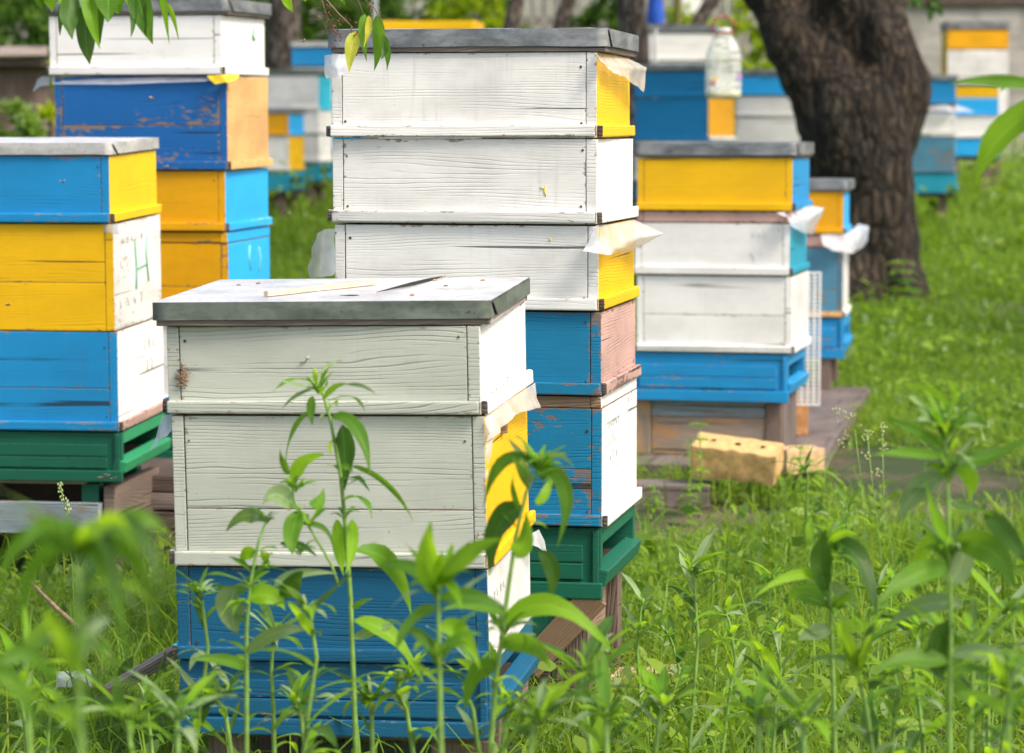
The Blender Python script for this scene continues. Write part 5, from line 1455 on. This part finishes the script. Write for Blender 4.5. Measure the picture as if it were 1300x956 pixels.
M['seed'] = plain('pale_seed', (.40, .45, .20), .7)
seed_stalk('flowering grass stalk left of the dirt patch, leftmost of the three', 6.6, [(1100, 800), (1098, 680), (1092, 600), (1085, 545)], [(1064, 525, 12, 4), (1080, 530, 10, 3), (1070, 560, 14, 4)])
seed_stalk('flowering grass stalk before the dirt patch, middle of the three', 6.5, [(1122, 800), (1118, 700), (1108, 620), (1102, 560)], [(1100, 555, 16, 4), (1100, 580, 12, 3)])
seed_stalk('flowering grass stalk before the dirt patch, rightmost of the three', 6.4, [(1140, 800), (1132, 700), (1122, 640), (1120, 540)], [(1119, 545, 14, 3), (1122, 570, 14, 3), (1115, 600, 12, 3)])
seed_stalk('flowering grass stalk in front of the blue grey plank at left', 5.8, [(95, 800), (92, 720), (84, 650), (76, 612)], [(76, 620, 14, 2), (80, 636, 16, 2.5), (86, 648, 12, 2)])

# ------------------------------------------------------------------ ground cover
rg = np.random.default_rng(12)
gx_ = np.linspace(-12, 12, 121); gy_ = np.linspace(2, 30, 141)
GG = np.array([[ground(x, y) for x in gx_] for y in gy_])
def gz(x, y):
    fx_ = np.clip((x+12)/24*120, 0, 119.999); fy_ = np.clip((y-2)/28*140, 0, 139.999)
    i, j = fx_.astype(int), fy_.astype(int); u_, v_ = fx_-i, fy_-j
    return (GG[j, i]*(1-u_)*(1-v_)+GG[j, i+1]*u_*(1-v_)+GG[j+1, i]*(1-u_)*v_+GG[j+1, i+1]*u_*v_)
feet = [(A, .27, .24), (B, .27, .24), (Cc, .27, .25), (Dd, .28, .25), (E, .28, .25), (Fh, .28, .25)]
feet = [(o.location.x, o.location.y, o.rotation_euler.z, a, b) for o, a, b in feet]
feet += [(.97-.3*.983+1.3*.182, 8.85+.3*.182+1.3*.983, pt.rotation_euler.z, .31, 1.44), (front.location.x, front.location.y, 0, .17, .08), (T.location.x, T.location.y, 0, .3, .3)]
dirt = [(1.30, 9.0, .5, 1.3), (at(840, 640, 1).x*7.9, 7.9, .35, .35), (at(1290, 400, 1).x*16, 15.6, .6, .55), (at(650, 640, 1).x*8.2, 8., .6, .3), (at(850, 640, 1).x*8.1, 8.15, .45, .22)]
def keep(x, y):
    k = np.ones(len(x), bool)
    for (cx_, cy_, rz, a, b) in feet:
        c, s_ = math.cos(-rz), math.sin(-rz); dx = x-cx_; dy = y-cy_
        k &= ~((abs(c*dx-s_*dy) < a) & (abs(s_*dx+c*dy) < b))
    for (cx_, cy_, a, b) in dirt:
        k &= ((x-cx_)/a)**2+((y-cy_)/b)**2 > rg.uniform(.3, 1.3, len(x))
    return k
def strip(n, y0, y1, pad=.35):
    y = rg.uniform(y0, y1, n*2); hw = y*650/F+pad; x = rg.uniform(-1, 1, n*2)*(y1*650/F+pad)
    m = abs(x) < hw; x, y = x[m][:n], y[m][:n]
    k = keep(x, y); return x[k], y[k]
def patch(x, y, s=1.3, o=0.):
    return np.array([mnoise.noise(Vector((a*s+o, b*s, o))) for a, b in zip(x, y)])
def blades(n, y0, y1, h0, h1, w):
    x, y = strip(n, y0, y1); n = len(x)
    pn = patch(x, y)
    h = rg.uniform(h0, h1, n)*(1+.55*pn); z = gz(x, y)-.005
    an = rg.uniform(0, 6.28, n); ln = rg.uniform(.2, 1.7, n)
    d = np.stack([np.cos(an), np.sin(an), np.zeros(n)], 1); s_ = np.stack([-np.sin(an+.5), np.cos(an+.5), np.zeros(n)], 1)
    b = np.stack([x, y, z], 1); up = np.array([0, 0, 1.])
    W_ = (w*rg.uniform(.6, 1.5, n))[:, None]
    v = np.empty((n, 7, 3)); H = h[:, None]; Ln = ln[:, None]
    p1 = b+up*H*.45+d*H*Ln*.12; p2 = b+up*H*(.8-.12*Ln)+d*H*Ln*.42; p3 = b+up*H*(1-.42*Ln)+d*H*Ln*.85
    v[:, 0] = b-s_*W_*.5; v[:, 1] = b+s_*W_*.5; v[:, 2] = p1-s_*W_*.5; v[:, 3] = p1+s_*W_*.5; v[:, 4] = p2-s_*W_*.36; v[:, 5] = p2+s_*W_*.36; v[:, 6] = p3
    base = (np.arange(n)*7)[:, None]
    idx = np.concatenate([base+np.array([[0, 1, 3, 2]]), base+np.array([[2, 3, 5, 4]]), base+np.array([[4, 5, 6, 6]])], 1).reshape(n, 3, 4)
    tint = np.clip(.42+.9*pn-.16*(y > 9)+rg.normal(0, .27, n), 0, .9); tint = np.where(rg.random(n) < .06, 1., tint)  # farther blades tinted darker, tree shade put into their colour
    return v.reshape(-1, 3), idx, tint
def build_grass(name, specs, label):
    V_, I4, I3, T4, T3, off = [], [], [], [], [], 0
    for sp in specs:
        v, idx, t = blades(*sp)
        V_.append(v); I4.append((idx[:, :2]+off).reshape(-1, 4)); I3.append((idx[:, 2, :3]+off)); T4.append(np.repeat(t, 2)); T3.append(t); off += len(v)
    v = np.concatenate(V_); q4 = np.concatenate(I4); q3 = np.concatenate(I3)
    me = bpy.data.meshes.new(name); me.vertices.add(len(v)); me.vertices.foreach_set('co', v.astype(np.float32).ravel())
    loops = np.concatenate([q4.ravel(), q3.ravel()]).astype(np.int32)
    me.loops.add(len(loops)); me.loops.foreach_set('vertex_index', loops)
    st_ = np.concatenate([np.arange(len(q4))*4, len(q4)*4+np.arange(len(q3))*3]).astype(np.int32)
    me.polygons.add(len(st_)); me.polygons.foreach_set('loop_start', st_); me.update(calc_edges=True)
    a = me.attributes.new('tint', 'FLOAT', 'FACE'); a.data.foreach_set('value', np.concatenate(T4+T3).astype(np.float32))
    me.polygons.foreach_set('use_smooth', [True]*len(st_))
    me.materials.append(M['grass']); o = bpy.data.objects.new(name, me); COL.objects.link(o)
    return tag(o, label, 'grass', kind='stuff')
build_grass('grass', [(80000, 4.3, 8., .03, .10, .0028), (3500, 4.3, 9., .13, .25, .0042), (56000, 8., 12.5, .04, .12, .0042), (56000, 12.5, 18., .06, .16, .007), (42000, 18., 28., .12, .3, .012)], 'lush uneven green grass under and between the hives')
def cover(n, y0, y1, size, hmax, r):
    x, y = strip(n, y0, y1); pn = patch(x, y, 1.8, 5.); m = rg.random(len(x)) < np.clip(.55+1.1*pn, .05, 1)
    x, y, pn = x[m], y[m], pn[m]
    z = gz(x, y)+rg.uniform(.0, 1, len(x))**1.5*hmax*(1+.8*pn)
    return np.stack([x, y, z], 1), size*rg.uniform(.5, 1.5, len(x)), np.clip(.45+pn*1.+rg.normal(0, .33, len(x)), 0, 1)
ps, ss, ts = zip(*[cover(40000, 4.3, 8., .021, .09, 1), cover(4500, 4.3, 8., .044, .12, 1), cover(46000, 8., 12.5, .032, .1, 1), cover(24000, 12.5, 19., .05, .16, 1), cover(16000, 19., 28., .07, .4, 1)])
o = quads('ground_cover', np.concatenate(ps), np.concatenate(ss), np.concatenate(ts), 'cover', None, rg, up=.9, width=.55)
tag(o, 'low broad leaved ground cover mixed into the grass', 'ground cover', kind='stuff')

# ------------------------------------------------------------------ light
SUN_EL, SUN_AZ = R(50), R(126)          # azimuth measured from +Y towards +X
wd = bpy.data.worlds.new('World'); scene.world = wd; wd.use_nodes = True
nt = wd.node_tree
for n in list(nt.nodes): nt.nodes.remove(n)
sk = nt.nodes.new('ShaderNodeTexSky'); sk.sky_type = 'NISHITA'; sk.sun_disc = False
sk.sun_elevation = SUN_EL; sk.sun_rotation = SUN_AZ; sk.air_density = 1.; sk.dust_density = 3.; sk.ozone_density = .6
bg = nt.nodes.new('ShaderNodeBackground'); bg.inputs[1].default_value = .10
ow = nt.nodes.new('ShaderNodeOutputWorld')
nt.links.new(sk.outputs[0], bg.inputs[0]); nt.links.new(bg.outputs[0], ow.inputs[0])
sd = bpy.data.lights.new('sun', 'SUN'); sd.energy = 1.3; sd.angle = R(18); sd.color = (1., .97, .92)
so = bpy.data.objects.new('sun', sd); COL.objects.link(so)
dv = Vector((math.sin(SUN_AZ)*math.cos(SUN_EL), math.cos(SUN_AZ)*math.cos(SUN_EL), math.sin(SUN_EL)))
so.rotation_euler = dv.to_track_quat('Z', 'Y').to_euler(); so.location = (3, 3, 8)

vs_ = scene.view_settings
vs_.view_transform = 'Standard'; vs_.look = 'None'; vs_.gamma = 1; vs_.use_curve_mapping = False; vs_.exposure = 1.52
vs_.use_white_balance = True; vs_.white_balance_temperature = 7150; vs_.white_balance_tint = 10
scene.cycles.max_bounces = 8; scene.cycles.transparent_max_bounces = 12
scene.cycles.use_denoising = True
